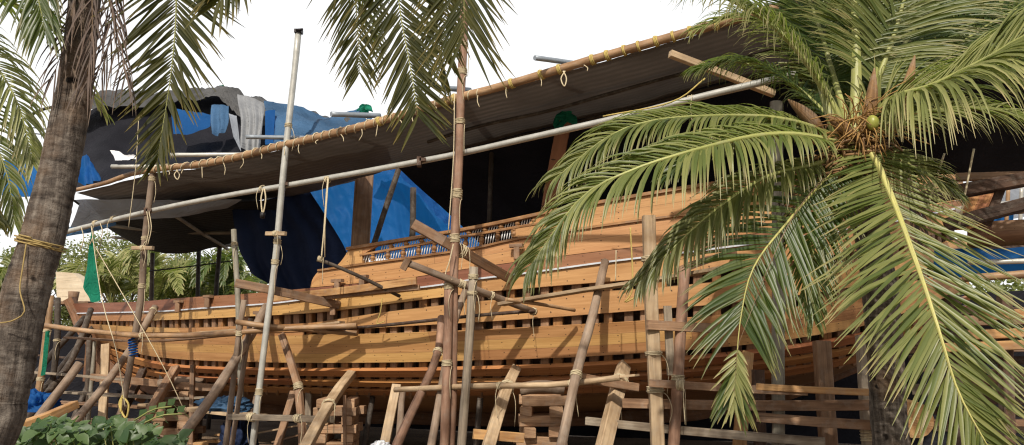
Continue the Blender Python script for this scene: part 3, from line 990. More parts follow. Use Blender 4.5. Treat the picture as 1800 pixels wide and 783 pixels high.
pole('ledger_pole', 'split-bamboo ledger running under the wales from the wedge prop to the square post', [sp(696, 684, -.1), sp(820, 680, -.1), sp(960, 675, -.1), sp(1090, 664, -.1)], .045, 'timber_pale', 'ledger', lashes=((.5, 3), (.8, 3)))
timber('cross_rail', 'flat split board lying over the split-bamboo ledger', [sp(820, 683, .0), sp(960, 674, .0), sp(1120, 660, .0)], .22, .03, 'timber_pale', 'board')
timber('cross_rail', 'dark block tied to the tall brown prop as a bracket', [sp(1008, 661, -.2), sp(1060, 672, .3), sp(1120, 682, .8)], .10, .12, 'timber_brown', 'bracket')
timber('cross_rail', 'brown rail from the square post running right under the fronds', [sp(1142, 674, -.3), sp(1300, 684, -.2), sp(1420, 688, -.1)], .06, .10, 'timber_brown', 'rail', lashes=((.2, 5),))
timber('cross_rail', 'bright yellow-tan split plank across the posts under the stern', [sp(1330, 680, -.15), sp(1450, 687, -.1), sp(1535, 690, -.1)], .12, .08, 'timber_orange', 'plank')
timber('cross_rail', 'reddish-brown rail second from the top under the stern', [sp(1095, 709, .2), sp(1300, 713, .2), sp(1530, 712, .2)], .06, .13, 'timber_brown', 'rail')
timber('cross_rail', 'reddish-brown lowest rail tied to the string-wrapped post', [sp(1330, 733, .2), sp(1440, 742, .2), sp(1545, 748, .2)], .06, .12, 'timber_brown', 'rail')
timber('cross_rail', 'long grey pole-like plank sloping down right behind the square post', [sp(1030, 740, .1), sp(1200, 757, .1), sp(1450, 778, .1)], .07, .11, 'timber_grey', 'plank')
timber('cross_rail', 'short pale cross-piece tied to the stout prop left of the midships crib', [at(832, 763, 11.7), at(920, 770, 11.9)], .08, .14, 'timber_orange', 'rail')
timber('cross_rail', 'short brown peg board tied across the pale square post', [sp(1138, 571, -.25), sp(1260, 578, .4)], .07, .13, 'timber_brown', 'board')
for x, y, w, lab in ((485, 411, 17, 'short pale batten tied across the silvery pole'), (251, 436, 18, 'short pale batten tied across the brown upright pole')):
    timber('batten', lab, [sp(x - w, y, -.14), sp(x + w, y, -.14)], .06, .07, 'timber_pale', 'batten', lashes=((.5, 4),))
timber('timber_beam', 'pale squared beam end jutting from the palm fronds above the guard tube', [sp(1178, 95, -.2), sp(1260, 126, .3), sp(1360, 165, .9)], .09, .10, 'timber_pale', 'beam')
timber('cross_rail', 'brown bracket pole under the sloping board right of the square post', [sp(1190, 478, .2), sp(1235, 460, .9), hullpt(1290, 448, .1)], .07, .1, 'timber_brown', 'bracket')

# bow-side scaffold (left edge)
pole('scaffold_pole', 'pale bamboo pole beside the palm trunk, hung with green netting', [sp(88, 520, .2), sp(78, 620, .2), sp(62, 720, .2)], .075, 'bamboo', ground=True, lashes=((.25, 3), (.55, 4), (.7, 4)))
pole('scaffold_pole', 'dark pole second from the palm trunk', [sp(101, 524, .8), sp(98, 620, .8), sp(84, 740, .8)], .065, 'pole_dark', ground=True, lashes=((.3, 3),))
pole('raking_prop', 'long dark raking pole at the left end, foot near the blue cloth', [at(140, 640, 15.9), at(105, 690, 15.5), at(60, 745, 15)], .09, 'pole_wood', 'prop', True)
pole('scaffold_pole', 'thin dark upright in shadow beneath the stem', [at(158, 590, 21), at(152, 700, 21)], .07, 'pole_dark', ground=True)
pole('scaffold_pole', 'thin grey upright in shadow left of the pale upright board', [at(166, 600, 20), at(160, 680, 20)], .05, 'pole_grey', ground=True)

# ------------------------------------------------------------------ ropes
def rope(label, pts, r=.011, mat='rope', name='rope', loops=None):
    m = MB()
    m.tube(spline(pts, max(6, len(pts) * 5)), r, 5)
    o = m.build(name, M[mat])
    return tag(o, label, 'rope')


oRp = rope('doubled rope hanging from the guard tube and holding the dark rod', [sp(577, 312, .05), sp(574, 340, .05), sp(570, 400, .05), sp(565, 455, .05)], .014)
m = MB(); m.tube([sp(577, 315, .0), sp(571, 400, 0), sp(571, 452, .02)], .011, 5); m.build('second_strand', M['rope'], oRp)
lash(oRp, sp(576, 316, .1), RP[4] - RP[3], .05, 4); lash(oRp, sp(563, 456, .08), (1, .3, -.3), .04, 5)
o = rope('rope loop with an iron block hanging from the guard tube', [sp(463, 332, .05), sp(459, 350, .02), sp(462, 376, .02), sp(467, 352, .02), sp(465, 332, .05)], .014)
m = MB(); m.tube([sp(462, 374, .02), sp(461, 384, .02)], .05, 8, [1, .8]); m.build('iron_block', M['iron'], o)
lash(o, sp(462, 332, .1), RP[3] - RP[2], .05, 3)
rope('thin line hanging down close beside the tall rusty pole', [sp(799, 165, -.2), sp(797, 280, -.2), sp(788, 410, -.2)], .009)
rope('slender line hanging past the olive frond to the bow', [sp(244, 205, -.2), sp(238, 300, -.2), sp(226, 400, -.2)], .008)
rope('long guy line from the guard tube down to a yellow knot near the creeper', [sp(160, 395, -.1), sp(178, 520, -.3), sp(205, 620, -.6), sp(220, 715, -.9)], .009)
rope('guy line slanting from the bow scaffold to the plank under the blue bundle', [sp(165, 430, -.1), sp(240, 560, -.2), sp(290, 650, 0), sp(326, 726, .3)], .009)
o = rope('knot of yellow rope hanging at the foot of the brown upright pole', [sp(216, 695, -.2), sp(210, 712, -.22), sp(221, 735, -.24), sp(226, 712, -.22), sp(215, 700, -.2), sp(212, 725, -.25)], .02, 'rope_yellow')
rope('yellow rope end dangling above the dark gap right of midships', [sp(1108, 400, .5), sp(1112, 480, .5), sp(1110, 515, .5), sp(1098, 532, .5), sp(1114, 524, .5)], .012, 'rope_yellow')
rope('pale cord hanging from the sloping board beside the hull', [sp(1083, 440, .5), sp(1082, 494, .5)], .009)
rope('yellow string tied below the dark rod on the hull', [hullpt(688, 526, .3), hullpt(685, 550, .3), hullpt(679, 570, .3), hullpt(692, 566, .3)], .009, 'rope_yellow')
rope('slack pale cord drooping beside the tall rusty pole at the balustrade', [sp(797, 430, -.3), sp(790, 460, -.35), sp(783, 485, -.35), sp(795, 492, -.3)], .01)
rope('rope slanting from the guard tube up to the pale beam end', [sp(1060, 205, -.1), sp(1180, 180, -.2), sp(1240, 138, -.2)], .012, 'rope_yellow')
for (a, b, lab) in (((1660, 270), (1625, 380), 'left one of two thin cords hanging below the young palm'), ((1712, 262), (1685, 400), 'right one of two thin cords hanging below the young palm')):
    rope(lab, [sp(a[0], a[1], -.5), sp(b[0], b[1], -.5)], .012)
rope('tan stick-like cord hanging at the lower right beside the log', [at(1642, 650, 8.5), at(1630, 720, 8.5), at(1618, 783, 8.5)], .018)
for i, (x, y0, y1) in enumerate(((143, 400, 440), (160, 395, 430), (176, 392, 425), (262, 372, 430), (258, 372, 432))):
    rope('short cord dangling from the guard tube near the bow', [sp(x, y0, -.02), sp(x + 4, (y0 + y1) / 2, -.02), sp(x - 2, y1, -.02)], .01)['group'] = 'cords dangling from the guard tube near the bow'

# ------------------------------------------------------------------ tarpaulins
def sheet(name, label, rows, mat, nu=24, nv=14, amp=.05, freq=1.2, cat='tarpaulin', fold=None, group=None, children=(), kindmesh=None):
    """rows of control points (Vectors), splined both ways, with wrinkles"""
    sd = random.uniform(0, 80)
    R1 = [spline(r, nu) for r in rows]
    cols = [spline([R1[i][j] for i in range(len(rows))], nv) if len(rows) > 2 else
            [R1[0][j].lerp(R1[1][j], k / (nv - 1)) for k in range(nv)] for j in range(nu)]
    out, uv = [], []
    for k in range(nv):
        r, q = [], []
        for j in range(nu):
            p = cols[j][k]
            w = noise.noise((p.x * freq, p.y * freq * .6, p.z * freq + sd)) + .9 * (.35 - abs(noise.noise((p.x * freq * 1.7 + sd, p.z * freq * 1.9, sd)))) + .45 * (.35 - abs(noise.noise((p.x * freq * 4.1, p.z * freq * 3.3 + sd, 2.))))
            d = Vector((.15, -.8, .45)) * (amp * w)
            if fold:
                fa, ff = fold
                d += Vector((0, -1, 0)) * fa * math.sin(j / (nu - 1) * ff * 2 * math.pi + .6 * math.sin(k * .5)) * (.3 + .7 * k / nv)
            r.append(p + d)
            q.append(((cols[j][k] - cols[0][k]).length, k / (nv - 1) * (cols[j][-1] - cols[j][0]).length))
        out.append(r); uv.append(q)
    m = MB(); m.grid(out, uv)
    o = m.build(name, M[mat])
    if label: tag(o, label, cat, group)
    return o


# main roof
ex = [130, 200, 270, 360, 440, 520, 600, 700, 800, 900, 1020, 1140, 1240, 1400, 1560]
def roofrow(d, dz):
    r = []
    for x in ex:
        p = sp(x, edge_f(x))
        dep = d * (1.0 + .5 * max(0, (600 - x) / 470))
        r.append(p + NB * dep + Vector((0, 0, dz * (1 if d < 3 else 1))))
    return r


roof = sheet('roof_tarpaulin', 'broad taupe sheet roof stretched back from the rope-wound eave pole', [roofrow(.04, -.05), roofrow(.8, -.12), roofrow(1.6, -.09), roofrow(2.3, -.04)], 'tarp_roof', 120, 20, .07, .9)
# seams and battens below it
for d, lab in ((.95, 'thin dark tube under the roof sheet, the one nearer the eave'), (1.9, 'thin dark tube under the roof sheet, the one farther from the eave')):
    pole('roof_batten', lab, [sp(x, edge_f(x)) + NB * d + Vector((0, 0, -.22)) for x in range(700, 1420, 100)], .03, 'pole_dark', 'tube')
# black net: back slope
def backrow(d, dz, xs):
    return [sp(x, edge_f(x)) + NB * (d * (1.0 + .5 * max(0, (600 - x) / 470))) + Vector((0, 0, dz)) for x in xs]


bx = [560, 640, 720, 820, 920, 1040, 1160, 1300, 1440, 1560]
b2 = [640, 700, 780, 860, 950, 1050, 1170, 1300, 1440, 1560]
b3 = [740, 780, 840, 900, 980, 1070, 1180, 1300, 1440, 1560]
sheet('back_net', 'black sheet closing the rear of the roof above the balustrade', [backrow(2.0, .06, bx), backrow(2.45, -.06, bx), backrow(3.9, -1.4, b2), backrow(5.6, -3.3, b3)], 'tarp_black', 60, 16, .05, .8)
# purlins over it
for lab, a, b in (('upper thin tube crossing the black sheet behind the rusty pole', (905, 255, 4.2), (975, 400, 4.6)), ('lower thin tube crossing the black sheet behind the rusty pole', (815, 312, 4.2), (900, 420, 4.6))):
    pole('roof_batten', lab, [sp(*a), sp(*b)], .03, 'pole_grey', 'tube')
for lab, a, b, r in (('dark upright pole inside the roof, left of the big timber post', (706, 282, 4.0), (652, 445, 4.0), .07),
                     ('dark upright pole inside the roof, against the bright blue sheet', (727, 330, 4.4), (724, 420, 4.4), .07),
                     ('dark faint upright inside the roof in front of the black sheet', (866, 250, 2.6), (860, 400, 2.6), .05)):
    pole('inner_pole', lab, [sp(*a), sp(*b)], r, 'pole_dark', 'pole')

# blue tarpaulin behind
sheet('blue_tarpaulin', 'large wrinkled bright blue sheet hung behind the scrolled end of the bulwark',
      [[at(520, 318, 20), at(600, 285, 20), at(660, 270, 20), at(800, 270, 20.5)],
       [at(545, 370, 20), at(610, 360, 20), at(680, 350, 20), at(860, 370, 20.5)],
       [at(560, 470, 20), at(620, 462, 20), at(700, 455, 20), at(900, 440, 20.5)]], 'tarp_blue', 120, 40, .10, 1.6, fold=(.035, 14))
sheet('blue_tarpaulin', 'crumpled deep blue strip bunched under the roof at the edge of the black sheet',
      [[at(640, 290, 19.2), at(690, 300, 19.2), at(760, 372, 19.2), at(785, 395, 19.2)],
       [at(655, 272, 19.5), at(715, 285, 19.4), at(775, 365, 19.4), at(800, 400, 19.4)]], 'tarp_blue', 40, 12, .16, 2.4)
# navy hanging sheet
sheet('hanging_sheet', 'navy black sheet hanging like a curtain ahead of the bulwark scroll',
      [[at(408, 368, 17.6), at(470, 352, 17.9), at(500, 342, 18.1), at(545, 338, 18.3)],
       [at(418, 430, 17.6), at(480, 430, 17.9), at(545, 430, 18.1), at(602, 430, 18.3)],
       [at(440, 480, 17.7), at(490, 508, 17.9), at(560, 530, 18.1), at(650, 540, 18.3)]], 'tarp_navy', 50, 24, .05, .9, fold=(.09, 5))
sheet('hanging_sheet', 'dark sheet sagging under the roof above the navy curtain',
      [[at(330, 345, 17.2), at(420, 338, 17), at(520, 320, 17), at(650, 280, 17)],
       [at(350, 352, 18), at(430, 352, 18), at(520, 345, 18.2), at(640, 315, 18.6)]], 'tarp_roof', 30, 10, .06, 1)
sheet('torn_sheet', 'torn grey sheet scrap lit from behind under the roof near the silvery pole',
      [[at(462, 345, 19.5), at(500, 332, 19.5), at(520, 350, 19.5)], [at(470, 375, 19.6), at(515, 372, 19.6), at(542, 366, 19.6)]], 'tarp_grey', 14, 8, .05, 2)

# lower, farther canopy near the bow
lowc = [[at(125, 352, 17.5), at(200, 352, 17.3), at(300, 368, 17.1), at(400, 358, 17), at(490, 350, 17)],
        [at(165, 382, 20), at(230, 398, 19.8), at(310, 410, 19.6), at(400, 400, 19.5), at(490, 395, 19.5)],
        [at(198, 408, 22.6), at(262, 440, 22.4), at(330, 446, 22.2), at(400, 430, 22), at(490, 420, 22)]]
sheet('lower_canopy', 'dark grey lower canopy sheet beyond the bow with a sagging far edge', lowc, 'tarp_mid', 40, 20, .06, .9)
for lab, a, b in (('thin purlin under the lower canopy, nearer one', lowc[1][0], lowc[1][4]), ('thin purlin under the lower canopy along its far edge', lowc[2][0], lowc[2][4])):
    pole('roof_batten', lab, [a + Vector((0, 0, -.15)), a.lerp(b, .5) + Vector((0, 0, -.3)), b + Vector((0, 0, -.15))], .045, 'pole_grey', 'tube')
pole('roof_batten', 'slanting rafter under the lower canopy', [lowc[0][2] + Vector((0, 0, -.1)), lowc[2][3] + Vector((0, 0, -.12))], .045, 'pole_grey', 'rafter')
sheet('pale_sheet', 'pale blue-grey sheet slung beneath the roof near the bow',
      [[at(132, 352, 16.6), at(240, 352, 16.6), at(330, 352, 16.6), at(425, 350, 16.4)],
       [at(140, 358, 16.7), at(240, 372, 16.8), at(320, 372, 16.8), at(420, 354, 16.5)],
       [at(120, 412, 17.6), at(190, 392, 17.2), at(300, 384, 17), at(400, 366, 16.8)]], 'tarp_pale', 30, 12, .05, .8)
sheet('blue_tarpaulin', 'strip of blue tarpaulin drooping below the guard tube beside the palm trunk',
      [[at(60, 425, 17.4), at(110, 405, 17.4), at(165, 393, 17.3), at(205, 388, 17.2)],
       [at(60, 445, 17.5), at(110, 420, 17.5), at(160, 410, 17.4), at(205, 398, 17.3)]], 'tarp_denim', 20, 8, .05, 2)

# outer tent over the roof on the left
tent = [[at(120, 215, 21), at(185, 167, 20), at(280, 164, 19.4), at(385, 156, 18.4), at(440, 172, 17.6), at(540, 200, 16.4), at(668, 214, 14.2)],
        [at(120, 260, 19), at(185, 225, 18.5), at(280, 225, 17.8), at(385, 220, 16.8), at(440, 218, 16.2), at(540, 222, 15.2), at(668, 216, 13.9)],
        [at(125, 338, 17.0), at(185, 326, 16.6), at(280, 300, 16.0), at(385, 286, 15.3), at(440, 275, 14.9), at(540, 250, 14.2), at(668, 217, 13.6)]]
ridge = [tent[0], [p + Vector((0, -.35, -.22)) for p in tent[0]], [p + Vector((0, -.5, -.40 - .28 * ((i * 37) % 10) / 10)) for i, p in enumerate(tent[0])]]
sheet('tent_tarpaulin', 'grey tarpaulin rolled along the ridge of the hump above the eave at the bow end', ridge, 'tarp_dark', 110, 16, .22, 2.0)
sheet('tent_tarpaulin', 'black sheet standing in for the shaded hollow below the tarpaulin ridge at the bow end', [[p + Vector((0, .25, .0)) for p in tent[0]], [p + Vector((0, .5, -.1)) for p in tent[1]], tent[2]], 'tarp_black', 70, 24, .10, 1.1)  # shade inside the hump painted as a black sheet
sheet('draped_cloth', 'long grey cloth draped in folds over the tarpaulin hump',
      [[at(417, 168, 16.6), at(440, 171, 16.5), at(466, 182, 16.4)],
       [at(423, 215, 15.4), at(443, 216, 15.4), at(462, 218, 15.3)],
       [at(424, 262, 15.0), at(446, 268, 15.0), at(456, 262, 14.9)]], 'tarp_grey', 28, 18, .04, 2, 'cloth', fold=(.07, 3.5))
sheet('blue_tarpaulin', 'faded blue tarpaulin draped wide over the hump beside the silvery pole',
      [[at(464, 183, 16.3), at(520, 188, 15.8), at(575, 204, 15.2), at(640, 190, 14.8)],
       [at(470, 210, 15.4), at(530, 215, 15.1), at(590, 215, 14.7), at(640, 208, 14.4)],
       [at(478, 262, 14.5), at(535, 250, 14.3), at(600, 234, 14.0), at(655, 214, 13.9)]], 'tarp_denim', 36, 18, .12, 1.8, fold=(.06, 4))
sheet('blue_tarpaulin', 'bunched mid-blue tarpaulin hanging left of the draped grey cloth',
      [[at(372, 184, 16.4), at(390, 184, 16.4), at(402, 187, 16.4)], [at(370, 215, 15.8), at(386, 215, 15.8), at(402, 212, 15.8)], [at(372, 236, 15.5), at(380, 240, 15.5), at(396, 232, 15.5)]], 'tarp_denim', 16, 12, .06, 2.5, fold=(.06, 2))
sheet('blue_tarpaulin', 'bright blue patch of tarpaulin glimpsed behind the olive frond',
      [[at(300, 192, 16.6), at(340, 198, 16.5), at(372, 200, 16.4)], [at(305, 236, 15.9), at(340, 236, 15.9), at(370, 222, 15.9)]], 'tarp_blue', 16, 10, .07, 2.5)
sheet('blue_tarpaulin', 'pale blue strip of tarpaulin hanging right under the draped grey cloth',
      [[at(402, 200, 15.8), at(416, 205, 15.7)], [at(410, 240, 15.2), at(424, 268, 15.0)]], 'tarp_pale', 10, 10, .04, 3)
sheet('blue_tarpaulin', 'bright blue narrow strip hanging beside the silvery pole under the hump',
      [[at(466, 196, 15.2), at(484, 194, 15.2)], [at(466, 255, 14.6), at(480, 252, 14.6)]], 'tarp_blue', 10, 10, .04, 3)
sheet('blue_tarpaulin', 'ragged blue plastic hanging behind the dry fronds at the trunk',
      [[at(140, 282, 17), at(152, 274, 17), at(164, 290, 16.8)], [at(133, 318, 16.6), at(150, 326, 16.6), at(176, 314, 16.4)]], 'tarp_blue', 18, 12, .12, 3, fold=(.10, 3))
sheet('blue_tarpaulin', 'blue tarpaulin beyond the left edge palm frond',
      [[at(-30, 290, 22), at(40, 275, 22), at(75, 262, 22)], [at(-30, 340, 22), at(40, 345, 22), at(75, 345, 22)]], 'tarp_blue', 16, 10, .12, 1.5)
sheet('white_sack', 'white printed plastic sack lying on the tarpaulin hump',
      [[at(194, 267, 15.4), at(208, 267, 15.4), at(222, 274, 15.3), at(240, 275, 15.3)], [at(200, 275, 15.3), at(210, 276, 15.3), at(224, 279, 15.3), at(240, 278, 15.3)], [at(203, 284, 15.2), at(212, 283, 15.2), at(225, 282, 15.2), at(239, 281, 15.2)]], 'plastic_white', 24, 12, .06, 5, 'sack')
def rag(name, label, c, r, mat, n=5):
    m = MB()
    for i in range(n):
        a = random.uniform(0, 6.28); b = random.uniform(-.6, 1)
        d = Vector((math.cos(a), .4 * math.sin(a), b)).normalized()
        s = d.cross(Vector((0, 1, .1))).normalized()
        rows = [[c + d * r * t * 1.0 + s * r * .45 * w + Vector((0, 0, -.5 * r * t * t)) + Vector((0, -.25 * r * math.sin(3 * w + i), 0)) for w in (-1, -.5, 0, .5, 1)] for t in (.0, .35, .7, 1)]
        m.grid(rows, [[(i * .1, j * .1) for j in range(5)] for i in range(4)])
    return tag(m.build(name, M[mat]), label, 'rag')


rag('tied_rag', 'knot of green cloth tied at the tip of the faded blue tarpaulin', at(641, 190, 14.6), .16, 'cloth_green')
rag('tied_rag', 'small dark green knot on the ridge of the tarpaulin hump', at(391, 155, 18.0), .12, 'cloth_green')
# deck posts inside
timber('deck_post', 'thick two-toned timber post standing on the deck in front of the blue sheet', [at(642, 285, 16.6), at(631, 470, 16.4)], .36, .3, 'timber_brown', 'post', up=Vector((.35, -1, 0)))
timber('deck_post', 'leaning red-brown timber post behind the balustrade, green rag at its top', [at(992, 212, 13.25), at(975, 300, 13.6), at(958, 400, 14.1)], .25, .24, 'sheer', 'post', up=TOV)
rag('tied_rag', 'dark green rag bound round the head of the leaning red-brown post', at(994, 206, 13.1), .2, 'cloth_green', 7)

# dark sheet along the far side under the hull and the bow end
sheet('shade_netting', 'black shade netting hung low along the far side of the slip', [[at(60, 575, 25), at(300, 600, 25), at(700, 600, 22), at(1200, 600, 19), at(1500, 540, 18), at(1960, 500, 17)],
                                                                 [Vector((-17, 25, 0)), Vector((-10, 25, 0)), Vector((-3.5, 22, 0)), Vector((4, 19, 0)), Vector((8, 18, 0)), Vector((14, 17, 0))]], 'tarp_black', 60, 10, .08, .6, 'netting')
# green cloth at bow + plywood board
sheet('green_netting', 'tall green net hanging in a point from the guard tube at the bow',
      [[sp(161, 408, .4), sp(164, 408, .4), sp(166, 409, .4)], [sp(152, 470, .45), sp(164, 468, .45), sp(170, 475, .45)], [sp(147, 505, .45), sp(160, 530, .5), sp(178, 528, .5)]], 'cloth_green', 12, 16, .04, 2, 'netting', fold=(.04, 2))
sheet('green_netting', 'green net strip tied to the pale bamboo pole by the trunk',
      [[sp(80, 583, .1), sp(88, 582, .1)], [sp(72, 662, .1), sp(80, 660, .1)]], 'cloth_green', 8, 14, .03, 3, 'netting', fold=(.03, 2))
m = MB()
prof = [(98, 478), (128, 480), (142, 492), (152, 508), (160, 532), (100, 532)]
fr = [at(x, y, 24) for x, y in prof]; bk = [p + Vector((.1, .25, 0)) for p in fr]
b0 = len(m.v); m.v += [tuple(p) for p in fr + bk]
n = len(fr)
m.face(range(n), [(p.x, p.z) for p in fr]); m.face([n + i for i in range(n)][::-1], [(p.x, p.z) for p in bk][::-1])
for i in range(n):
    j = (i + 1) % n
    m.face((j, i, n + i, n + j), ((0, 0), (.2, 0), (.2, .1), (0, .1)))
tag(m.build('plywood_panel', M['ply']), 'pale curved plywood panel standing beyond the stem beside the green net', 'panel')
m = MB(); c = at(129, 523, 22.2)
m.tube([c + Vector((0, 0, -.16)), c + Vector((0, 0, .16))], .14, 12, [.8, 1.05])
tag(m.build('clay_pot', M['timber_brown']), 'small brown tub sitting on the boards before the plywood panel', 'pot')
timber('plank_shelf', 'level plank beyond the stem carrying the small brown tub', [at(96, 533, 22.2), at(160, 533, 22.2)], .3, .08, 'timber_brown', 'plank')

# ------------------------------------------------------------------ cribs of blocks
proto = None


def crib(px, Y, topy, label, group, n_w=2, L=.75, dx=0):
    global proto
    top = at(px, topy, Y).z
    base = at(px, 700, Y)
    h = .15
    k = 0
    z = 0
    while z + h < top:
        for s in (-1, 1):
            if k % 2 == 0:
                c = Vector((base.x + random.uniform(-.05, .05), base.y + s * L * .32, z + h / 2)); rot = random.uniform(-.1, .1)
            else:
                c = Vector((base.x + s * L * .3, base.y + random.uniform(-.05, .05), z + h / 2)); rot = math.pi / 2 + random.uniform(-.1, .1)
            ln = L * random.uniform(.85, 1.15)
            m = MB()
            m.box(Vector((0, 0, h / 2)), ln, .19 * random.uniform(.85, 1.15), h * .99, 0, random.uniform(-.02, .02))
            o = m.build('crib_block', M['block'], origin=False)
            o.location = (c.x, c.y, z)
            o.rotation_euler = (0, 0, rot)
            tag(o, label, 'wood block', group)
        z += h
        k += 1


crib(596, 14.6, 690, 'squared wood block in the crossed stack between the planed upright and the wedge prop', 'blocks of the crib left of midships')
crib(952, 12.6, 690, 'squared wood block in the crossed stack right of the stout pale prop at midships', 'blocks of the midships crib')
crib(316, 17.2, 676, 'squared wood block in the crossed stack under the forward hull', 'blocks of the forward crib', L=.8)
for lab, px, py, Y in (('crooked grey log lying across the top of the midships crib', 952, 682, 12.4), ('stubby log wedge on top of the forward crib', 318, 672, 17.1)):
    pole('log_wedge', lab, [at(px - 38, py + 3, Y), at(px, py - 2, Y), at(px + 42, py + 2, Y)], .10, 'pole_wood', 'log', bend=.03)

# ------------------------------------------------------------------ clutter
m = MB()
# blue bundle on the plank
def blob(name, label, c, sx, sy, sz, mat, cat, seed):
    m = MB(); rows = []; uv = []
    NI, NJ = 36, 72
    for i in range(NI + 1):
        th = math.pi * i / NI
        r, q = [], []
        for j in range(NJ + 1):
            ph = 2 * math.pi * (j % NJ) / NJ
            d = Vector((math.sin(th) * math.cos(ph), math.sin(th) * math.sin(ph), math.cos(th)))
            o_ = Vector((seed, seed * .3, 0))
            w = .85 + .35 * noise.noise(d * 2 + o_) + .7 * (.25 - abs(noise.noise(d * 2.6 + o_))) + .35 * (.25 - abs(noise.noise(d * 6 + o_)))
            r.append(c + Vector((d.x * sx * w, d.y * sy * w, max(-.4 * sz, d.z * sz * w)))); q.append((ph * sx, th * sz))
        rows.append(r); uv.append(q)
    m.grid(rows, uv)
    return tag(m.build(name, M[mat]), label, cat)


blob('tarpaulin_bundle', 'crumpled blue tarpaulin heaped on the plank right of the forward crib', sp(392, 716, .75), .55, .3, .22, 'tarp_denim', 'tarpaulin', 3)
blob('tarpaulin_bundle', 'dark blue sheet slumped on the ground below the plank', sp(418, 765, .9) + Vector((0, 0, -.1)), .35, .3, .5, 'tarp_navy', 'tarpaulin', 8)
blob('tarpaulin_bundle', 'blue cloth heap at the foot of the left scaffold near the trunk', at(62, 712, 15.5), .45, .3, .3, 'tarp_blue', 'cloth', 5)
blob('white_sack', 'white crumpled sack just showing at the bottom edge near the wedge prop', at(668, 786, 11.5), .13, .12, .09, 'plastic_white', 'sack', 9)
timber('split_log', 'bright orange split log slanting at lower left beside the trunk', [at(22, 755, 9.5), at(80, 735, 9.8), at(132, 712, 10.2)], .14, .12, 'timber_orange', 'log', taper=(1, .8))
timber('split_log', 'brown log lying under the creeper at the bottom edge', [at(180, 772, 8.6), at(260, 775, 8.8), at(340, 800, 8.7)], .16, .16, 'timber_brown', 'log')
rng = random.Random(5)
for i in range(26):
    px = rng.uniform(80, 420); Y = rng.uniform(14.5, 19.5)
    b = at(px, 700, Y); b.z = .04 + .05 * (i % 4)
    a = rng.uniform(-.7, .7); L = rng.uniform(.5, 1.3)
    m = MB(); m.box((0, 0, 0), L, rng.uniform(.08, .2), rng.uniform(.04, .09), 0, rng.uniform(-.06, .06))
    o = m.build('scrap_board', M[rng.choice(['timber_brown', 'timber_pale', 'timber_orange', 'timber_grey'])], origin=False)
    o.location = b; o.rotation_euler = (0, 0, a)
    tag(o, 'loose offcut board strewn on the ground under the bow', 'offcut', 'offcuts strewn under the bow')
for lab, a, b, w_, h_, mt in (
    ('thin dark board in the shade low behind the pale upright board', (70, 625, 4), (230, 640, 4), .12, .05, 'timber_dark'),
    ('thin grey lath slung low between the left scaffold poles', (60, 655, .6), (225, 668, .9), .08, .05, 'timber_grey'),
    ('rough brown board on the ground stack at the left scaffold', (70, 705, 3.2), (250, 716, 3.2), .3, .06, 'timber_brown'),
    ('low pale board in the shade under the forward hull', (250, 712, 2.4), (330, 716, 2.4), .25, .06, 'timber_pale'),
    ('pale board end of the low trestle beside the silvery pole', (452, 762, 1.2), (545, 745, 1.5), .3, .03, 'timber_pale'),
    ('thin stick of the low trestle beside the planed upright', (478, 778, 1.2), (592, 748, 1.4), .03, .03, 'timber_brown')):
    timber('clutter_board', lab, [sp(*a), sp(*b)], w_, h_, mt, 'board')
for lab, x0, y0, Y0, x1, y1, Y1, mt in (
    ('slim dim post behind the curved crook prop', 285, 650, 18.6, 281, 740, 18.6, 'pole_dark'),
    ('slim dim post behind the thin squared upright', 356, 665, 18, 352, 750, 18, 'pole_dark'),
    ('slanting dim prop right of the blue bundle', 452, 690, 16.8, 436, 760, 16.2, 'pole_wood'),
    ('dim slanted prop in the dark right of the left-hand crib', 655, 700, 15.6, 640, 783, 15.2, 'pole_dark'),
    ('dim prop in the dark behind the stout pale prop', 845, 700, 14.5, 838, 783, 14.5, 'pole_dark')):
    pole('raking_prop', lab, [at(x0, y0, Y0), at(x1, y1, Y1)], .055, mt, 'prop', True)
# stacked timbers at the lower right
for i in range(13):
    y = 548 + i * 17.5
    off = rng.uniform(.6, 2.2)
    x0 = rng.uniform(1560, 1660); x1 = 1880
    timber('stacked_timber', 'long horizontal timber racked under the stern behind the palm trunk', [sp(x0, y + rng.uniform(-6, 6), off), sp(x1, y + rng.uniform(-8, 4), off)],
           .18, rng.uniform(.06, .14), rng.choice(['timber_brown', 'timber_dark', 'timber_dark', 'timber_grey', 'timber_brown']), 'timber', group='timbers racked behind the palm')
for lab, y, x0 in (('fresh yellow timber in the rack at far right, upper one', 556, 1720), ('fresh yellow timber in the rack at far right, middle one', 590, 1700), ('fresh yellow timber in the rack at far right, lower one', 612, 1640)):
    timber('stacked_timber', lab, [sp(x0, y, .3), sp(1880, y - 8, .3)], .14, .11, 'timber_orange', 'timber')
for px in (1675, 1765):
    timber('square_post', 'dark rack post at far right behind the big frond', [sp(px, 520, .5), sp(px + 6, 783, .4)], .13, .13, 'timber_dark', 'post', True, up=TOV, group='rack posts behind the big frond')
m = MB(); a = at(1588, 735, 9.2)
m.tube([a + Vector((0, -.25, 0)), a + Vector((.25, .7, 0))], .2, 14)
o = tag(m.build('sawn_log', M['timber_orange']), 'sawn log end at the lower right beside the palm trunk', 'log')

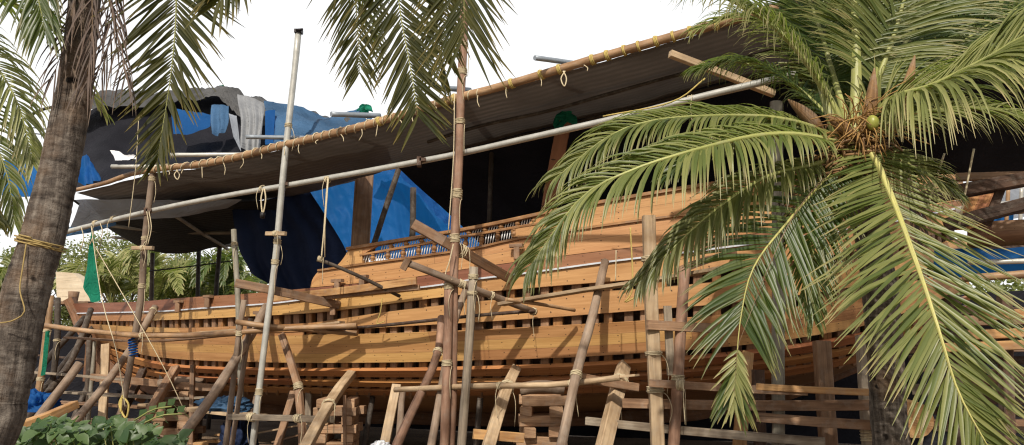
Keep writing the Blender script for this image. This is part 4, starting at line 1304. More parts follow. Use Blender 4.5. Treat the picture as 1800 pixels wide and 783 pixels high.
# structures right of the stern
timber('stern_beam', 'thick dark beam crossing right of the palm, upper one', [sp(1600, 353, .4), sp(1860, 305, .4)], .2, .16, 'timber_dark', 'beam')
timber('stern_beam', 'thick dark beam crossing right of the palm, lower one', [sp(1660, 397, .3), sp(1860, 345, .3)], .2, .15, 'timber_dark', 'beam')
timber('stern_beam', 'short slanting strut between the two dark beams', [sp(1735, 395, .5), sp(1760, 330, .5)], .16, .1, 'timber_dark', 'strut')
timber('stern_beam', 'brown level beam under the dark canopy at far right', [sp(1680, 312, .8), sp(1860, 308, .8)], .1, .1, 'timber_brown', 'beam')
bb = empty('moored_hull', sp(1760, 783, 2.4), 'part of a second brown planked hull at the far right edge', 'boat')
bb.location.z = 0
m = MB()
rows = [[sp(x, y + (1880 - x) * .05, o_) for x in (1700, 1760, 1820, 1880)] for y, o_ in ((382, 1.6), (400, 1.5), (420, 1.55), (442, 1.8))]
m.grid([spline(r, 12) for r in rows], [[(j * .3, i) for j in range(12)] for i in range(4)][::1])
m.build('planking', M['bottom'], bb)
m = MB(); m.beam([sp(1690, 444, 1.6), sp(1880, 436, 1.6)], .2, .1); m.build('rubbing_strake', M['timber_dark'], bb)
m = MB()
rows = [[sp(1640 + 70 * math.sin(t) + o_, 405 - 85 * (1 - math.cos(t)) * .9 - 14 * t, 1.2 + .4 * t) for t in (0, .4, .8, 1.2)] for o_ in (0, 30, 60)]
m.grid([spline(r, 10) for r in rows], [[(j * .3, i * 3) for j in range(10)] for i in range(3)])
m.build('quarter_panel', M['wale'], bb)
sheet('blue_tarpaulin', 'deep blue sheet hung below the second hull at the far right edge', [[sp(1640, 440, 1.5), sp(1760, 438, 1.5), sp(1880, 436, 1.5)], [sp(1640, 492, 1.5), sp(1760, 487, 1.5), sp(1880, 484, 1.5)]], 'tarp_blue', 20, 8, .06, 1.5)
pole('guard_tube', 'pale tube in front of the blue sheet at the far right', [sp(1700, 463, .8), sp(1880, 456, .8)], .035, 'galv', 'tube')
pole('guard_tube', 'whitish rope-wrapped pole below the blue sheet at the far right', [sp(1690, 488, .8), sp(1880, 480, .8)], .05, 'bamboo', 'pole')
pole('guard_tube', 'rope-wound white pole bundle glimpsed between the dark beams', [sp(1680, 372, 5), sp(1880, 352, 5)], .09, 'galv', 'pole')
pole('guard_tube', 'thin tan pole glimpsed beneath the white pole bundle', [sp(1680, 381, 5), sp(1880, 364, 5)], .05, 'bamboo', 'pole')
for i in range(7):
    pole('far_scaffold_pole', 'thin pole of the far white-wrapped scaffold seen between the dark beams', [sp(1700 + i * 24, 330, 6), sp(1697 + i * 24, 392, 6)], .035, ('bamboo', 'galv', 'steel_blue')[i % 3], 'pole', group='far scaffold poles between the dark beams')
sheet('blue_tarpaulin', 'small blue sheet corner glimpsed between the dark beams', [[sp(1690, 378, 6.5), sp(1780, 372, 6.5)], [sp(1690, 400, 6.5), sp(1780, 396, 6.5)]], 'tarp_blue', 12, 6, .05, 2)
sheet('white_sheet', 'whitish wrapped sheeting glimpsed between the dark beams', [[sp(1680, 342, 7), sp(1880, 325, 7)], [sp(1680, 396, 7), sp(1880, 372, 7)]], 'tarp_pale', 30, 10, .10, 2.5)
sheet('dark_canopy', 'black canopy sheet over the stern at the upper right', [[sp(1540, -40, .5), sp(1700, -80, .5), sp(1960, -140, .5)], [sp(1540, 150, 2.5), sp(1700, 140, 2.5), sp(1960, 120, 2.5)], [sp(1560, 310, 4.0), sp(1700, 305, 4), sp(1960, 300, 4)]], 'tarp_black', 30, 20, .05, .7)

# ------------------------------------------------------------------ palms
def frond(parent, pts, up, L, mat, rmat, n=70, droop=.5, r0=.03, start=.18, tip=.0, wid=.045, ang0=62, ang1=24, jitter=.10, side_bias=(1, 1), fold=.25, endlen=.35, gaps=()):
    """pts: rachis control points; up: normal of the blade; droop: how far leaflets sag (fraction of length)"""
    NR = 26
    P = spline(pts, NR)
    up = Vector(up).normalized()
    rm = MB()
    rm.tube(P, r0, 6, [1.0 - .88 * (i / (NR - 1)) ** .8 for i in range(NR)])
    lm = MB()
    SEG = 6
    for k in range(n):
        t = start + (1 - start) * (k + .5) / n
        f = t * (NR - 1); i = min(NR - 2, int(f)); q = P[i].lerp(P[i + 1], f - i)
        T = (P[min(i + 2, NR - 1)] - P[max(i - 1, 0)]).normalized()
        S = T.cross(up)
        if S.length < .05: S = T.cross(Vector((0, 1, 0)))
        S.normalize()
        Nn = S.cross(T).normalized()
        tt = (t - start) / (1 - start)
        prof = min(1, .45 + 1.7 * tt) * (1 - (1 - endlen) * max(0, (tt - .45) / .55) ** 1.3)
        for sgn in (-1, 1):
            if any(g0 < tt < g1 and (gs == 0 or gs == sgn) for g0, g1, gs in gaps): continue
            if random.random() < .05: continue
            ln = L * prof * random.choice((random.uniform(.9, 1.08), random.uniform(.9, 1.08), random.uniform(.65, 1.05))) * side_bias[0 if sgn < 0 else 1]
            a = R(ang0 + (ang1 - ang0) * tt + random.gauss(0, 5))
            d = (T * math.cos(a) + S * (sgn * math.sin(a)) + Nn * (fold + random.uniform(-jitter, jitter))).normalized()
            wv = d.cross(Nn).normalized()
            dr = droop * random.uniform(.7, 1.35)
            br = random.random() < .07
            rnd = random.random()
            pos = q.copy(); dirv = d.copy()
            sec = []
            for s in range(SEG + 1):
                u = s / SEG
                w = wid * .5 * (.55 + .9 * min(1, u * 4)) * (1 - u ** 2.2 * .93)
                if u == 0: w = wid * .22
                crease = Nn * (-w * .55)
                sec.append((pos - wv * w, pos + crease, pos + wv * w, u))
                step = ln / SEG
                g = dr * (u + .12) * (1.6 if not br or u < .4 else 5)
                dirv = (dirv + Vector((0, 0, -1)) * g * .33).normalized()
                pos = pos + dirv * step
            rows = [[a_, b_, c_] for a_, b_, c_, _ in sec]
            lm.grid(rows, [[(u, rnd)] * 3 for *_, u in sec], smooth=True)
    o = lm.build('frond', M[mat], parent)
    rm.build('rachis', M[rmat], o)
    return o


def trunk(parent, pts, r0, r1, ringsp=.075, mat='trunk', n=160, lump=.05):
    P = spline(pts, n)
    m = MB()
    k = 28
    rows, uv = [], []
    L = 0
    for i, p in enumerate(P):
        if i: L += (p - P[i - 1]).length
        t = (P[min(i + 1, n - 1)] - P[max(i - 1, 0)]).normalized()
        s = t.cross(Vector((0, 1, 0))).normalized(); q = s.cross(t)
        rad = r0 + (r1 - r0) * i / (n - 1)
        r, u = [], []
        for j in range(k + 1):
            a = 2 * math.pi * (j % k) / k
            d = s * math.cos(a) + q * math.sin(a)
            ph = L / ringsp + 2.2 * noise.noise((d.x * 1.5, d.y * 1.5, L * 2))
            saw = (ph % 1.0) * (.6 + .8 * noise.noise((d.x * 1.2, d.y * 1.2, L * 1.7 + 4)))
            rr = rad * (1 + .065 * (saw - .5) + lump * noise.noise((d.x * 2.2, d.y * 2.2, L * 3)) + .02 * noise.noise((d.x * 9, d.y * 9, L * 12)))
            r.append(p + d * rr); u.append((L, a * rad))
        rows.append(r); uv.append(u)
    m.grid(rows, uv)
    return m.build('trunk', M[mat], parent)


# ---- left palm
lp_base = at(-30, 790, 4.85); lp_base = Vector((lp_base.x - .5, 4.75, 0))
palmL = empty('coconut_palm', lp_base, 'big coconut palm with ringed trunk and hanging dry fronds at the left edge', 'palm tree')
crownL = at(172, -330, 5.3)
trunk(palmL, [lp_base, at(-28, 790, 4.85), at(2, 700, 4.87), at(26, 600, 4.9), at(50, 500, 4.93), at(80, 400, 4.95), at(124, 200, 5.05), at(147, 20, 5.15), at(160, -120, 5.25), crownL], .175, .072, .055, lump=.07, n=260)
# yellow rope round the trunk
m = MB()
c = at(71, 428, 4.94)
pts, rr = helix(c, (.25, 0, 1), .140, 4.3, .010, .0055); m.tube(pts, rr, 5)
m.tube(spline([at(46, 430, 4.79), at(40, 470, 4.77), at(35, 510, 4.75), at(43, 548, 4.73), at(22, 564, 4.71), at(0, 568, 4.7)], 20), .0045, 5)
tag(m.build('rope', M['rope_old']), 'straw-coloured rope coiled round the ringed palm trunk with its end trailing', 'rope')
CU = Vector((0, -1, .25))
C = crownL
# green fronds hanging into view
frond(palmL, [C, at(250, -330, 5.1), at(300, -180, 5.0), at(310, -30, 4.95), at(303, 110, 4.95), at(276, 285, 4.95)], CU, .62, 'frond_shade_olive', 'rachis_green', 105, .08, .014, .3, wid=.0165, ang0=60, ang1=26, endlen=.3)
frond(palmL, [C, at(420, -520, 4.6), at(600, -430, 4.3), at(680, -200, 4.2), at(700, 0, 4.2), at(722, 120, 4.2), at(735, 205, 4.2)], CU, .60, 'frond_shade_olive', 'rachis_green', 150, .03, .014, .35, wid=.0155, ang0=66, ang1=34, endlen=.4, fold=.03, jitter=.05)
frond(palmL, [C, at(500, -600, 4.0), at(740, -450, 3.7), at(812, -230, 3.6), at(815, -60, 3.6), at(816, 60, 3.6)], CU, .50, 'frond_shade_olive', 'rachis_green', 125, .04, .012, .4, wid=.013, ang0=68, ang1=30, endlen=.75, fold=.03, jitter=.05)
frond(palmL, [C, at(360, -480, 5.2), at(540, -330, 5.2), at(610, -120, 5.3), at(628, 40, 5.4), at(632, 130, 5.4)], CU, .62, 'frond_shade_olive', 'rachis_green', 110, .2, .014, .35, wid=.014, ang0=60, ang1=28, endlen=.45)
frond(palmL, [C, at(500, -500, 5.0), at(720, -330, 5.2), at(775, -120, 5.3), at(782, 40, 5.4), at(770, 130, 5.4)], CU, .6, 'frond_shade_olive', 'rachis_green', 110, .2, .014, .35, wid=.015, ang0=60, ang1=28, endlen=.5)
frond(palmL, [C, at(130, -330, 4.9), at(70, -200, 4.8), at(60, -60, 4.8), at(80, 60, 4.8)], CU, .55, 'frond_deep', 'rachis_green', 60, .5, .02, .35, wid=.020, endlen=.5)
frond(palmL, [C, at(330, -300, 4.7), at(400, -180, 4.6), at(420, -70, 4.6), at(380, 10, 4.6)], CU, .55, 'frond_shade_olive', 'rachis_green', 60, .4, .02, .3, wid=.020, endlen=.5)
for (dx, dy, dz) in ((-1.5, .4, 1.0), (.8, 1.8, 1.2), (-.6, -1.6, 1.3), (1.6, -.8, 1.1), (-1.2, 1.6, .9), (.2, .5, 1.7), (-1.8, -.9, .6), (1.9, 1.0, .8)):
    h = Vector((dx, dy, 0))
    frond(palmL, [C, C + h * .5 + Vector((0, 0, dz * .7)), C + h * 1.3 + Vector((0, 0, dz * .6)), C + h * 1.9 + Vector((0, 0, -.4))], (0, 0, 1), .6, 'frond_green', 'rachis_green', 50, .5, .025, .2, wid=.022)
# dry fronds hanging against the trunk
for (x0, x1, x2, Y, L) in ((165, 162, 152, 4.75, .45), (200, 195, 172, 4.85, .5), (185, 205, 222, 4.8, .45), (145, 118, 92, 4.9, .42)):
    y2 = 230 if x0 != 140 else 90
    frond(palmL, [C, at(x0 + 30, -200, Y), at(x0, -60, Y), at(x1, 60, Y), at(x2, y2 - 90, Y)], CU, L, 'frond_dead', 'rachis_dry', 30, .9, .015, .3, wid=.009, ang0=48, ang1=14, endlen=.7, jitter=.25)

# ---- palm at the extreme left edge (its own trunk is out of frame)
pe = Vector((at(-330, 700, 8.5).x, 8.5, 0))
palmE = empty('coconut_palm', pe, 'coconut palm outside the left edge whose drooping fronds reach into the photo', 'palm tree')
ce = at(-260, 60, 8.6)
trunk(palmE, [pe, pe.lerp(ce, .5) + Vector((.1, 0, 0)), ce], .2, .13, n=60)
frond(palmE, [ce, at(-130, 20, 8.3), at(-30, 90, 8.2), at(30, 180, 8.2), at(58, 290, 8.2)], (.5, -.7, .6), .75, 'frond_pale', 'rachis_green', 70, .9, .03, .25, wid=.026)
frond(palmE, [ce, at(-150, 120, 8.4), at(-40, 200, 8.4), at(10, 300, 8.4), at(25, 390, 8.4)], (.5, -.7, .6), .65, 'frond_green', 'rachis_green', 60, .9, .03, .25, wid=.026)
frond(palmE, [ce, at(-200, 150, 8.2), at(-60, 300, 8.2), at(0, 400, 8.2)], (.5, -.7, .6), .6, 'frond_shade_olive', 'rachis_green', 50, .8, .03, .25, wid=.026)
for a in range(5):
    h = Vector((math.cos(a * 1.25 + 2.0), math.sin(a * 1.25 + 2.0), 0))
    frond(palmE, [ce, ce + h * .8 + Vector((0, 0, .8)), ce + h * 1.9 + Vector((0, 0, .7)), ce + h * 2.7 + Vector((0, 0, -.4))], (0, 0, 1), .7, 'frond_green', 'rachis_green', 45, .6, .03, .2)

# ---- young palm on the right
YP = 7.2
rb = Vector((at(1572, 783, YP + .3).x, YP + .3, 0))
palmR = empty('coconut_palm', rb, 'young coconut palm with broad sunlit fronds in front of the stern', 'palm tree')
CR = at(1502, 262, YP)
trunk(palmR, [rb, at(1566, 783, YP + .3), at(1555, 600, YP + .25), at(1535, 430, YP + .15), CR], .17, .15, .06, n=90, lump=.1)
VC = Vector((0, -1, .35))
fr = lambda pts, up, L, mat, rm, n=80, dr=.4, **k: frond(palmR, [CR] + [at(*p) for p in pts], up, L, mat, rm, n, dr, **k)
# 1 big frond coming down towards the viewer
fr([(1530, 268, 6.9), (1565, 340, 6.5), (1610, 460, 6.0), (1650, 580, 5.7), (1685, 690, 5.6), (1745, 800, 5.6)], VC, 1.02, 'frond_green', 'rachis_yellow', 126, .10, r0=.04, start=.08, wid=.023, ang0=66, ang1=30, endlen=.35, fold=.02, jitter=.16)
# 2 frond dropping left of it
fr([(1455, 310, 6.9), (1385, 390, 6.6), (1325, 470, 6.4), (1302, 560, 6.3), (1294, 650, 6.3), (1290, 700, 6.3)], VC, .80, 'frond_deep', 'rachis_yellow', 104, .24, r0=.02, start=.10, wid=.023, ang0=62, ang1=32, endlen=.4, fold=.02, jitter=.07, gaps=((.78, .9, 0),))
# 3 long arching to the left
fr([(1440, 228, 6.9), (1360, 207, 6.8), (1250, 204, 6.7), (1140, 214, 6.6), (1062, 245, 6.6), (975, 315, 6.6)], (.1, -.55, .8), .66, 'frond_green', 'rachis_green', 129, .95, r0=.03, start=.16, wid=.022, ang0=62, ang1=32, endlen=.5, jitter=.08)
# 4 second to the left, lower
fr([(1420, 240, 6.6), (1340, 238, 6.4), (1230, 262, 6.1), (1110, 300, 6.0), (1020, 350, 6.0), (930, 470, 6.0)], (.1, -.6, .8), .70, 'frond_green', 'rachis_green', 135, .95, r0=.04, start=.16, wid=.022, ang0=60, ang1=28, endlen=.5, jitter=.08)
# 5 third to the left
fr([(1430, 290, 6.9), (1350, 310, 6.7), (1270, 360, 6.6), (1200, 420, 6.5), (1125, 495, 6.5)], (.3, -.5, .7), .55, 'frond_pale', 'rachis_green', 101, .9, r0=.035, start=.2, wid=.022, ang0=50, ang1=22, endlen=.5)
# 6 up and to the left
fr([(1455, 170, 7.1), (1410, 100, 7.0), (1350, 40, 6.9), (1270, -5, 6.8), (1185, -30, 6.8)], (.3, -.5, .8), .95, 'frond_pale', 'rachis_green', 123, .85, r0=.05, start=.2, wid=.020, ang0=60, ang1=28, endlen=.5)
# 7 upright
fr([(1505, 130, 7.3), (1500, 0, 7.4), (1480, -140, 7.4), (1430, -260, 7.2)], (0, -1, .2), 1.0, 'frond_green', 'rachis_green', 123, .35, r0=.075, start=.28, wid=.022, ang0=66, ang1=30)
fr([(1470, 150, 7.6), (1430, 20, 7.9), (1380, -100, 8.1), (1300, -180, 8.2)], (0, -1, .3), .95, 'frond_deep', 'rachis_green', 123, .4, r0=.045, start=.25, wid=.022, ang0=66, ang1=30)
# 8 upright to the right
fr([(1540, 150, 7.3), (1575, 50, 7.3), (1610, -70, 7.3), (1660, -170, 7.2)], (-.1, -1, .3), 1.0, 'frond_green', 'rachis_green', 129, .35, r0=.05, start=.25, wid=.022, ang0=64, ang1=30)
# 9 big sunlit frond to the right
fr([(1560, 180, 6.9), (1640, 150, 6.5), (1730, 105, 6.2), (1810, 60, 6.0), (1900, 40, 5.9)], (-.2, -.6, .75), 1.2, 'frond_pale', 'rachis_green', 138, .85, r0=.045, start=.1, wid=.022, ang0=60, ang1=32, endlen=.5, jitter=.08)
# 10 lower right behind
fr([(1580, 210, 7.5), (1680, 190, 7.6), (1780, 200, 7.6), (1880, 250, 7.6)], (-.2, -.5, .8), .75, 'frond_pale', 'rachis_green', 117, .9, r0=.04, start=.14, wid=.020)
fr([(1570, 170, 7.7), (1670, 90, 8.0), (1780, 20, 8.2), (1900, -20, 8.2)], (-.2, -.6, .8), 1.0, 'frond_deep', 'rachis_green', 123, .6, r0=.04, start=.2, wid=.022)
fr([(1560, 130, 7.8), (1640, 10, 8.2), (1740, -70, 8.5), (1860, -90, 8.6)], (-.2, -.8, .6), 1.0, 'frond_deep', 'rachis_green', 123, .5, r0=.04, start=.2, wid=.022)
fr([(1560, 275, 7.0), (1620, 300, 6.9), (1680, 340, 6.9)], (-.2, -.5, .8), .5, 'frond_pale', 'rachis_green', 61, .6, r0=.03, start=.1, wid=.024)
fr([(1470, 330, 6.9), (1440, 400, 6.7), (1425, 480, 6.6), (1430, 560, 6.6)], VC, .55, 'frond_deep', 'rachis_green', 77, .5, r0=.03, start=.1, wid=.020)
fr([(1450, 200, 7.5), (1380, 140, 7.8), (1300, 110, 8.0), (1230, 120, 8.1)], (.3, -.5, .8), .8, 'frond_deep', 'rachis_green', 117, .85, r0=.04, start=.2, wid=.020)
fr([(1480, 170, 7.9), (1440, 60, 8.3), (1400, -30, 8.7), (1380, -80, 9)], (.2, -.8, .6), .9, 'frond_deep', 'rachis_green', 107, .5, r0=.04, start=.2, wid=.020)
for pts_, L_, mt_ in (
    ([(1570, 140, 8.0), (1680, 40, 8.4), (1800, -10, 8.7), (1920, -10, 8.8)], .95, 'frond_green'),
    ([(1590, 190, 8.0), (1700, 130, 8.4), (1810, 110, 8.6), (1920, 140, 8.7)], .85, 'frond_deep'),
    ([(1520, 120, 8.0), (1560, -20, 8.5), (1640, -120, 8.9), (1740, -170, 9.0)], .95, 'frond_deep'),
    ([(1450, 140, 8.0), (1380, 60, 8.4), (1300, 30, 8.6), (1230, 50, 8.7)], .85, 'frond_green'),
    ([(1420, 230, 7.6), (1340, 220, 7.8), (1250, 250, 7.9), (1170, 310, 7.9)], .6, 'frond_deep')):
    fr(pts_, (.0, -.6, .8), L_, mt_, 'rachis_green', 92, .7, r0=.03, start=.15, wid=.024, jitter=.14)
for pts_ in ([(1440, 290, 7.3), (1400, 350, 7.4), (1385, 420, 7.4)], [(1560, 290, 7.4), (1600, 340, 7.5), (1620, 420, 7.5)]):
    fr(pts_, (0, -.6, .6), .4, 'frond_dead', 'rachis_dry', 40, 1.2, r0=.018, start=.15, wid=.014, jitter=.2)
# small drooping tip
fr([(1395, 380, 6.45), (1300, 600, 6.2), (1295, 630, 6.2), (1290, 712, 6.2)], VC, .27, 'frond_pale', 'rachis_dry', 15, .10, r0=.008, start=.86, wid=.019, ang0=44, ang1=14, endlen=.75, fold=0)
# heart of the crown: sheaths, flower stalks, nuts
for a, b, w in (((1515, 262), (1540, 120), .07), ((1480, 262), (1440, 150), .065)):
    m = MB(); m.tube(spline([at(*a, 7.1), at((a[0] + b[0]) / 2, (a[1] + b[1]) / 2, 7.05), at(*b, 7.15)], 9), w, 8, [1 - .085 * i for i in range(9)]); m.build('petiole', M['rachis_green'], palmR)
for a, b, c in (((1512, 250), (1530, 190), (1537, 120)), ((1560, 240), (1590, 170), (1608, 98)), ((1450, 240), (1420, 205), (1385, 175)), ((1500, 240), (1470, 215), (1455, 205))):
    m = MB(); m.tube(spline([at(*a, 6.95), at(*b, 6.9), at(*c, 6.9)], 8), .06, 6, [.3, .7, 1, 1.1, 1, .8, .5, .1]); m.build('spathe', M['fibre'], palmR)
m = MB()
for i in range(85):
    a = random.uniform(0, 6.28); r = random.uniform(.15, .5)
    s = at(1498 + random.uniform(-20, 40), 235 + random.uniform(-25, 20), 6.95)
    e = s + Vector((math.cos(a) * r * 1.1, -random.random() * .3, math.sin(a) * r * .7))
    m.tube(spline([s, s.lerp(e, .5) + Vector((0, -.05, .06)), e], 6), .005, 4)
m.build('flower_stalks', M['flower'], palmR)
m = MB()
for i in range(90):
    s = at(1500 + random.uniform(-60, 70), 262 + random.uniform(-20, 45), 7.0 + random.uniform(-.1, .1))
    a = random.uniform(0, 6.28)
    e = s + Vector((math.cos(a) * .22, -.05, math.sin(a) * .16))
    m.tube([s, s.lerp(e, .5) + Vector((0, -.03, .02)), e], .012, 4)
m.build('fibre', M['fibre'], palmR)
for x, y, Y, r, mt in ((1534, 216, 6.8, .056, 'coconut'), (1478, 286, 7.0, .062, 'coconut')):
    m = MB(); c = at(x, y, Y); m.tube([c + Vector((0, 0, r * 1.25 * math.cos(math.pi * i / 8))) for i in range(9)], r, 12, [max(.02, math.sin(math.pi * i / 8)) for i in range(9)]); m.build('coconut', M[mt], palmR)

# ------------------------------------------------------------------ background vegetation
def bgpalm(px, Y, h, n, label, mat='frond_green', L=2.2):
    h = h * 1.45
    L = L * 1.15
    b = at(px, 600, Y); b.z = 0
    e = empty('young_palm', b, label, 'palm tree', )
    top = b + Vector((0, 0, h))
    m = MB(); m.tube([b, top], .16, 8); m.build('trunk', M['bark'], e)
    for i in range(n):
        a = i * 2.4 + px; el = .5 + .9 * ((i * .37) % 1)
        hd = Vector((math.cos(a), math.sin(a), 0))
        frond(e, [top, top + hd * L * .35 * math.cos(el) + Vector((0, 0, L * .5 * math.sin(el) + .3)), top + hd * L * .8 * math.cos(el) + Vector((0, 0, L * .75 * math.sin(el))), top + hd * L * 1.15 * math.cos(el) + Vector((0, 0, L * .6 * math.sin(el) - .5))],
              (0, -.5, 1), .7, mat, 'rachis_green', 34, .4, .03, .15, wid=.07)


bgpalm(190, 30, 2.6, 11, 'feathery pale green palm behind the bow, near the green net', 'frond_pale')
bgpalm(268, 29, 2.4, 12, 'tallest feathery palm behind the bow between the two brown uprights', 'frond_pale', L=2.8)
bgpalm(318, 31, 2.4, 10, 'small stiff palm behind the bow under the lower canopy', 'frond_green')
bgpalm(395, 28, 2.3, 12, 'dark palm behind the bow beside the navy curtain', 'frond_deep', 2.4)
bgpalm(350, 33, 2.4, 10, 'dim palm behind the bow farther back than its neighbours', 'frond_deep', 2.2)
bgpalm(8, 34, 2.6, 10, 'pale palm beyond the palm trunk at the left edge', 'frond_green', 2.4)
bgpalm(1770, 26, 1.2, 10, 'small palm glimpsed under the stern at the far right', 'frond_pale', 2.0)


def tree(px, Y, h, w, n, label, mat='tree_leaf', cz=.6):
    h = h * 1.42
    w = w * 1.15
    b = at(px, 600, Y); b.z = 0
    e = empty('leafy_tree', b, label, 'tree')
    m = MB()
    limbs = []
    for i in range(6):
        a = i * 1.1; tip = b + Vector((math.cos(a) * w * .6, math.sin(a) * w * .5, h * (.55 + .06 * i)))
        m.tube(spline([b, b + Vector((0, 0, h * .3)), b.lerp(tip, .7) + Vector((0, 0, h * .1)), tip], 8), .14, 6, [1, .9, .8, .65, .5, .4, .25, .1]); limbs.append(tip)
    m.build('trunk', M['bark'], e)
    m = MB()
    rg = random.Random(px)
    cl = []
    for i in range(22):
        a, rr = rg.uniform(0, 6.28), rg.random() ** .5
        cl.append((b + Vector((math.cos(a) * w * rr, math.sin(a) * w * rr * .7, h * rg.uniform(.42, 1.0) * (1 - .25 * rr))), rg.uniform(.35, .75) * w * .42))
    for i in range(n):
        c, r = cl[i % len(cl)]
        d = Vector((rg.gauss(0, 1), rg.gauss(0, 1), rg.gauss(0, .8)))
        p = c + d.normalized() * r * rg.random() ** .45
        ax = Vector((rg.gauss(0, 1), rg.gauss(0, 1), rg.gauss(0, .6))).normalized()
        s = ax.cross(Vector((rg.gauss(0, 1), rg.gauss(0, 1), rg.gauss(0, 1)))).normalized()
        l = rg.uniform(.10, .2); ww = l * .32
        v = rg.random()
        k = len(m.v)
        m.v += [tuple(p), tuple(p + ax * l * .5 + s * ww), tuple(p + ax * l), tuple(p + ax * l * .5 - s * ww)]
        m.face((k, k + 1, k + 2, k + 3), ((0, v), (.4, v), (.7, v), (.4, v)))
    m.build('crown', M[mat], e)


tree(135, 40, 6.3, 3.0, 9000, 'sunlit bushy tree beyond the green net')
tree(215, 44, 6.6, 3.2, 9000, 'sunlit bushy tree behind the feathery palms')
tree(360, 42, 6.1, 3.0, 8000, 'sunlit bushy tree behind the lower canopy edge')
tree(440, 41, 6.2, 3.0, 8000, 'sunlit bushy tree beside the navy curtain')
tree(285, 46, 6.2, 3.2, 8000, 'dim bushy tree in the middle of the far row')
tree(20, 38, 5.8, 3.2, 9000, 'bushy tree at the left edge beyond the ringed trunk')
tree(1800, 24, 4.3, 3.4, 9000, 'bushy tree glimpsed beneath the blue sheet at far right')
tree(-120, 42, 7, 3.5, 4000, 'leafy tree past the left edge')

# thin uprights of the far canopy
for i, (x, y0, y1, Y) in enumerate(((268, 445, 540, 22.4), (350, 440, 530, 22.2), (392, 345, 530, 21.5))):
    pole('canopy_pole', ['thin dark pole holding the far canopy corner, nearest the brown upright', 'thin dark pole holding the middle of the far canopy', 'dark slanting pole beside the navy curtain'][i], [at(x, y0, Y), at(x - (12 if i == 2 else 2), y1, Y)], .06, 'pole_dark', ground=True)
rope('dark cable strung level in front of the background palms', [at(262, 477, 22), at(340, 468, 22), at(415, 458, 22)], .02, 'iron', 'cable')
rope('bare dark branch-like cable across the sky left of the tarpaulin hump', [at(38, 212, 14), at(75, 193, 14), at(130, 182, 14)], .03, 'iron', 'cable')
for y, lab in ((228, 'upper thin wire left of the ringed trunk'), (238, 'lower thin wire left of the ringed trunk')):
    rope(lab, [at(40, y - 5, 15), at(140, y + 6, 15)], .012, 'iron', 'wire')

# ------------------------------------------------------------------ creeper in the foreground
bs = at(140, 783, 8.2); bs.z = 0
shrub = empty('creeper', bs, 'broad-leaved green creeper sprawling along the bottom left', 'plant')
m = MB(); st = MB()
rg = random.Random(4)
for i in range(1000):
    x = rg.uniform(-30, 320)
    y = 746 + 7 * noise.noise((x * .03, 7.7, 0)) + abs(rg.gauss(0, 24)) + (12 if x > 200 else 0) + (14 if x > 270 else 0) + (10 if x < 60 else 0) + 8 * math.sin(x * .05)
    p = at(x, y, rg.uniform(7.6, 8.6))
    nrm = Vector((rg.gauss(0, .5), -.7 + rg.gauss(0, .4), .8)).normalized()
    ax = nrm.cross(Vector((rg.gauss(0, 1), rg.gauss(0, 1), rg.gauss(0, 1)))).normalized()
    s = nrm.cross(ax)
    l = rg.choice((rg.uniform(.04, .1), rg.uniform(.08, .18))); v = rg.random()
    wf = rg.uniform(.55, 1.05); pr = [(0, 0), (.12, .38 * wf), (.4, .46 * wf), (.75, .24 * wf), (1, 0)]
    k = len(m.v)
    for t, w in pr: m.v += [tuple(p + ax * l * t + s * l * w + nrm * .2 * l * w), tuple(p + ax * l * t - nrm * .1 * l * t * t), tuple(p + ax * l * t - s * l * w + nrm * .2 * l * w)]
    for a in range(4):
        for b in range(2):
            q = k + a * 3 + b
            m.face((q, q + 1, q + 4, q + 3), [(a / 4 * .8, v)] * 4, 0, True)
    if i % 9 == 0:
        st.tube(spline([Vector((p.x, p.y + .1, 0)), p.lerp(Vector((p.x, p.y, 0)), .4) + Vector((.1, 0, 0)), p], 6), .006, 4)
for (a, b) in (((235, 740), (302, 715)), ((245, 748), (320, 728))):
    A_, B_ = at(*a, 8.2), at(*b, 8.2)
    st.tube(spline([A_, A_.lerp(B_, .5) + Vector((0, 0, .04)), B_], 6), .008, 4)
    for j in range(9):
        p = A_.lerp(B_, j / 8) + Vector((0, 0, .03)); v = rg.random(); s = Vector((.06, 0, .05 * (1 if j % 2 else -1)))
        k = len(m.v); m.v += [tuple(p), tuple(p + s * .6 + Vector((-.03, 0, .03))), tuple(p + s * 1.4), tuple(p + s * .6 + Vector((.03, 0, -.03)))]
        m.face((k, k + 1, k + 2, k + 3), [(.2, v)] * 4)
m.build('leaves', M['bush_leaf'], shrub)
st.build('stems', M['rachis_green'], shrub)

# ------------------------------------------------------------------ camera, light, world
cam = bpy.data.cameras.new('camera')
co = bpy.data.objects.new('camera', cam)
COL.objects.link(co)
co.location = CAM
co.rotation_euler = (math.pi / 2 + PITCH, 0, 0)
cam.sensor_width = 36
cam.sensor_fit = 'HORIZONTAL'
cam.lens = 36 * F / 1800
cam.clip_end = 2000
scene.camera = co

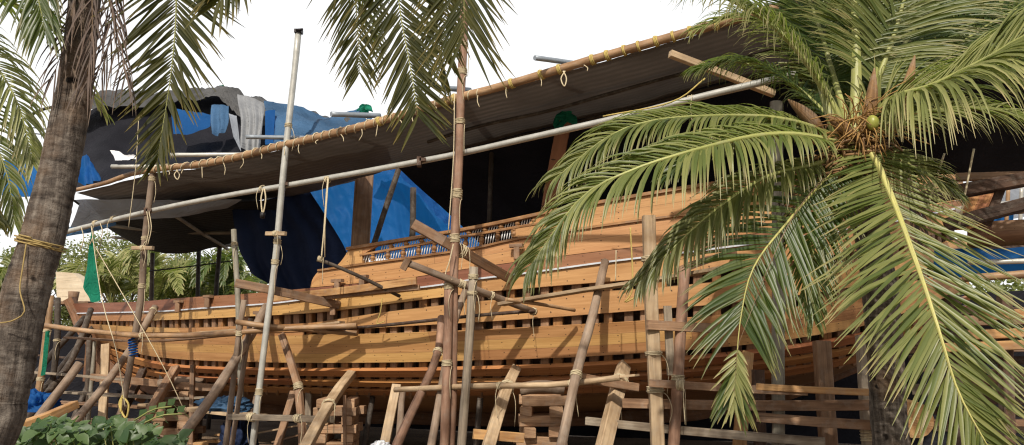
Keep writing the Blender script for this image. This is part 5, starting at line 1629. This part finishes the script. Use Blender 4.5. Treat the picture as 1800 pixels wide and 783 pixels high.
SUN_EL, SUN_AZ = R(42), R(10)      # azimuth measured from straight behind the camera, towards its left
sd = Vector((-math.sin(SUN_AZ) * math.cos(SUN_EL), -math.cos(SUN_AZ) * math.cos(SUN_EL), math.sin(SUN_EL)))
sun = bpy.data.lights.new('sun', 'SUN')
sun.energy = 4.1
sun.angle = R(.9)
sun.color = (1, .93, .82)
so = bpy.data.objects.new('sun', sun)
COL.objects.link(so)
so.location = (-8, -20, 30)
so.rotation_euler = (-sd).to_track_quat('-Z', 'Y').to_euler()

w = bpy.data.worlds.new('World')
scene.world = w
w.use_nodes = True
nt = w.node_tree
bg = nt.nodes['Background']
sky = nt.nodes.new('ShaderNodeTexSky')
sky.sky_type = 'NISHITA'
sky.sun_disc = False
sky.sun_elevation = SUN_EL
sky.sun_rotation = math.atan2(sd.x, sd.y)
sky.dust_density = 4
tc = nt.nodes.new('ShaderNodeTexCoord')
sep = nt.nodes.new('ShaderNodeSeparateXYZ')
nt.links.new(tc.outputs['Generated'], sep.inputs[0])
rp = nt.nodes.new('ShaderNodeValToRGB')
rp.color_ramp.elements[0].position = .46; rp.color_ramp.elements[0].color = (1, 1, 1, 1)
rp.color_ramp.elements[1].position = .72; rp.color_ramp.elements[1].color = (.08, .08, .08, 1)
nt.links.new(sep.outputs[2], rp.inputs[0])
mx = nt.nodes.new('ShaderNodeMix'); mx.data_type = 'RGBA'
rp2 = nt.nodes.new('ShaderNodeMapRange')  # haze dimmed in the unseen sky behind the camera, to deepen contrast
rp2.inputs[1].default_value = -.35; rp2.inputs[2].default_value = .35; rp2.inputs[3].default_value = .46; rp2.inputs[4].default_value = 1.
nt.links.new(sep.outputs[1], rp2.inputs[0])
mu = nt.nodes.new('ShaderNodeMath'); mu.operation = 'MULTIPLY'
nt.links.new(rp.outputs[0], mu.inputs[0]); nt.links.new(rp2.outputs[0], mu.inputs[1])
nt.links.new(mu.outputs[0], mx.inputs[0])
nt.links.new(sky.outputs[0], mx.inputs[6])
mx.inputs[7].default_value = (11.2, 11.3, 11.4, 1)     # bright high haze
nt.links.new(mx.outputs[2], bg.inputs[0])
bg.inputs[1].default_value = .1

scene.view_settings.view_transform = 'Standard'
scene.view_settings.look = 'None'
scene.view_settings.exposure = 0
scene.view_settings.gamma = 1
scene.cycles.filter_width = 1.2
scene.cycles.max_bounces = 6
scene.cycles.transparent_max_bounces = 4
